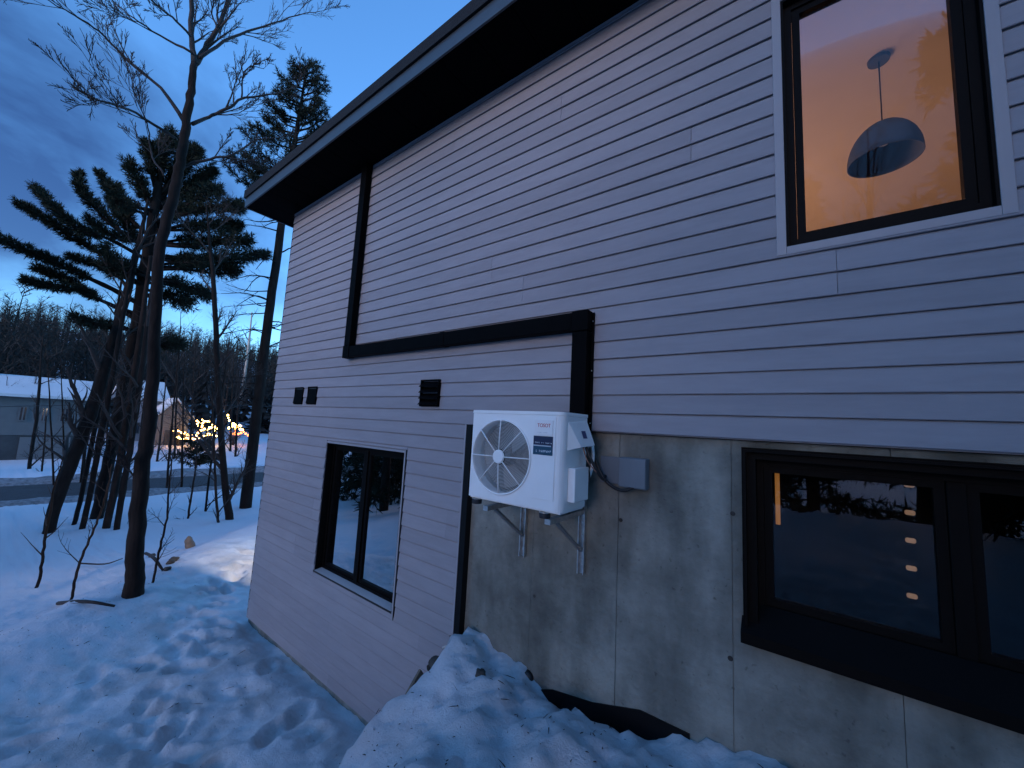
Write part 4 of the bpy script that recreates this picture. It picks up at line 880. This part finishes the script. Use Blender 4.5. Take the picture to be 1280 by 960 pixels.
for q in (.25, .7):
    yc = a.y+(b.y-a.y)*q; wn = n3(box('window', -61.999, -61.94, yc-.6, yc+.6, g2+1.6, g2+2.9, NWALL, h3)); box('pane', -61.95, -61.92, yc-.5, yc+.5, g2+1.7, g2+2.8, PANE, wn)
pl = at_x(169, 506, -61.7); bm = bmesh.new(); bmesh.ops.create_uvsphere(bm, u_segments=10, v_segments=8, radius=.22); o = bm_obj('porch_lamp', bm, mat('purple_lamp', (.3, .2, .6), .5, emit=(.25, .12, 1.0), estr=.12), None, True); o.location = pl
tag(o, 'small purple glowing lamp on the grey cottage', 'lamp')
# ---- strings of lights
BULB = mat('warm_bulb', (1, .7, .4), .5, emit=(1, .48, .12), estr=7.0); BULBR = mat('red_bulb', (1, .3, .1), .5, emit=(1, .16, .03), estr=4.0); BULBY = mat('yellow_bulb', (1, .7, .4), .5, emit=(1, .60, .16), estr=8.0)
def string_lights(label, paths, x, seed, bulb=BULB, num=16, r=.10):
    rr_ = random.Random(seed); b = at_x(*paths[0][0], x); t = thing('string_lights', label, 'string lights', b, 'strings of lights across the road'); bm_ = bmesh.new(); tb_ = Tubes()
    for pth in paths:
        S_ = spline([at_x(px, py, x+rr_.uniform(-.6, .6)) for px, py in pth], 6); tb_.tube(S_, [.012]*len(S_), 3, False)
        for k in range(num):
            p = lerpl(S_, k/(num-1))+V((rr_.gauss(0, .06), rr_.gauss(0, .06), rr_.gauss(0, .06))); bmesh.ops.create_icosphere(bm_, subdivisions=1, radius=r*rr_.uniform(.7, 1.3), matrix=Matrix.Translation(p))
    at_origin(tb_.build('wire', DARK, t), t); at_origin(bm_obj('bulbs', bm_, bulb, t), t)
string_lights('warm lights along the low rail beside the shed', [[(216, 538), (224, 539), (232, 542), (246, 545)], [(222, 546), (232, 548), (244, 549)]], -56, 1)
string_lights('warm lights climbing the post in front of the shrubs', [[(246, 549), (247, 535), (249, 526)], [(250, 548), (251, 536), (253, 526)]], -56, 2, num=8)
string_lights('warm lights draped over the rounded shrub', [[(252, 530), (258, 526), (266, 529), (271, 536)], [(254, 538), (262, 535), (270, 540)], [(256, 545), (263, 542), (270, 546)]], -57, 3, BULBY, 9)
string_lights('yellow lights tangled in the shrub near the birch', [[(284, 520), (288, 528), (294, 531), (302, 533)], [(286, 535), (293, 533), (304, 538)]], -57, 4, BULBY, 10, .11)
string_lights('orange red lights spread low under the yellow ones', [[(290, 540), (296, 543), (304, 541), (311, 545)], [(294, 534), (295, 544)]], -57, 5, BULBR, 10, .11)
def bare_shrub(px, py, hpx, label, seed, x):
    p = at_x(px, py, x); b = V((p.x, p.y, gzs(p.x, p.y)-.1)); t = thing('bare_shrub', label, 'shrub', b, 'shrubs carrying lights'); rr_ = random.Random(seed); cb_ = Tubes()
    for k in range(11):
        a = rr_.uniform(0, 2*PI); h = rr_.uniform(1.6, 2.6); P_ = [b, b+V((math.cos(a)*.4, math.sin(a)*.4, h*.5)), b+V((math.cos(a)*1.1, math.sin(a)*1.1, h))]; S_, r_ = taper(cb_, P_, [.05, .035, .012], 5, 4, .05, rr_); twigs(cb_, S_, r_, 2, rr_, .2, 7, .7, .5, .1, minr=.008)
    at_origin(cb_.build('stems', TWIG, t), t)
for i, (px, lab) in enumerate(((262, 'bare rounded shrub wound with warm lights'), (292, 'bare shrub wound with yellow lights near the birch'), (224, 'bare shrub behind the lit rail beside the shed'))): bare_shrub(px, 548, 30, lab, 80+i, -57.5)
# overhead wire along the road
tb = Tubes(); A_ = at_x(-120, 498, -36); B_ = at_x(150, 504, -36); A_.y -= 30; pts = [A_.lerp(B_, i/16)+V((0, 0, -1.2*(1-(i/8-1)**2)+.0)) for i in range(17)]; pts += [B_+V((0, 6*i, .3*i)) for i in range(1, 9)]
b = pts[0].copy(); tb.tube([p-b for p in pts], [.02]*len(pts), 4, False); o = tb.build('overhead_wire', DARK); o.location = b; tag(o, 'thin dark overhead wire strung in front of the white neighbour house', 'wire')

# ---- far woods on the rising ground all around
rr = random.Random(99); fv = []; ff = []
def far_tri(a, b, c): q = len(fv); fv.extend((a, b, c)); ff.append((q, q+1, q+2))
def far_conifer(b, h, w_):
    for k in range(16):
        f_ = k/16; z = h*(.08+.92*f_); r = w_*(1-f_)*rr.uniform(.75, 1.15)+.1
        for j in range(7):
            a = rr.uniform(0, 2*PI); c = b+V((0, 0, z)); e = V((math.cos(a), math.sin(a), 0)); s_ = V((-e.y, e.x, 0))*r*.3
            far_tri(c+V((0, 0, h*.07)), c+e*r-s_-V((0, 0, h*.05)), c+e*r*.95+s_-V((0, 0, h*.03)))
    far_tri(b+V((-.15, 0, 0)), b+V((.15, 0, 0)), b+V((0, 0, h)))
def far_bare(b, h):
    t = .16*h/10; lean = V((rr.gauss(0, .05), rr.gauss(0, .05), 1))
    for d in (V((t, 0, 0)), V((0, t, 0))): far_tri(b-d, b+d, b+lean*h)
    for k in range(34):
        f_ = rr.uniform(.3, .95); a = rr.uniform(0, 2*PI); ln_ = h*.34*(1.15-f_)*rr.uniform(.5, 1.3); p = b+lean*h*f_; e = V((math.cos(a)*.8, math.sin(a)*.8, rr.uniform(.5, 1.1))).normalized()*ln_
        far_tri(p-V((0, 0, .08)), p+V((0, 0, .08)), p+e)
        for j in range(5):
            q = p+e*rr.uniform(.25, .9); g = V((rr.gauss(0, .6), rr.gauss(0, .6), rr.uniform(.1, 1))).normalized()*ln_*.45; s_ = V((rr.gauss(0, .03), rr.gauss(0, .03), .03)); far_tri(q-s_, q+s_, q+g)
cnt = 0
while cnt < 3400:
    x = -68-170*rr.random()**1.5; y = rr.uniform(-130, 220)
    if -72 < x and 8 < y < 26: continue
    b = V((x, y, gzs(x, y)-.5)); cnt += 1
    if rr.random() < .22: far_conifer(b, rr.uniform(6, 13), rr.uniform(1.8, 3.2))
    else: far_bare(b, rr.uniform(9, 18))
for k in range(260):
    a = rr.uniform(-2.4, .9); d = rr.uniform(45, 130); x, y = d*math.cos(a)+10, d*math.sin(a)
    if x < -40: continue
    b = V((x, y, gzs(x, y)-.5)); far_conifer(b, rr.uniform(9, 16), rr.uniform(2, 3.2)) if rr.random() < .5 else far_bare(b, rr.uniform(9, 16))
wood = mesh_obj('far_woods', fv, ff, mat('far_wood', (.012, .013, .013), .95, 0, .4, .3))
tag(wood, 'dark mixed woods covering the rising ground beyond the houses', 'woods', None, 'stuff')

# ---- needles, bark crumbs and twigs scattered over the trodden snow
rr = random.Random(5); fv = []; ff = []
for k in range(900):
    if k < 500: x = rr.uniform(-9, -2.6); y = rr.uniform(-1.2, 2.35)
    else: x = rr.uniform(-2.35, .6); y = rr.uniform(1.0, 2.45)
    i = int(np.argmin(np.abs(gx-x))); j = int(np.argmin(np.abs(gy-y))); z = ZF[j*nxg+i]+.004
    a = rr.uniform(0, 2*PI); l = rr.uniform(.004, .03) if rr.random() < .9 else rr.uniform(.05, .14); wd = rr.uniform(.0015, .004); d = V((math.cos(a)*l, math.sin(a)*l, rr.uniform(0, .006))); n_v = V((-math.sin(a)*wd, math.cos(a)*wd, 0)); p = V((gx[i], gy[j], z)); q = len(fv)
    fv += [p-n_v, p+n_v, p+d, p+d*.5+V((0, 0, wd*1.6))]; ff += [(q, q+1, q+3), (q+1, q+2, q+3), (q+2, q, q+3), (q, q+2, q+1)]
tag(mesh_obj('snow_litter', fv, ff, TWIG), 'fine dark needles and twig crumbs scattered over the trodden snow', 'litter', None, 'stuff')
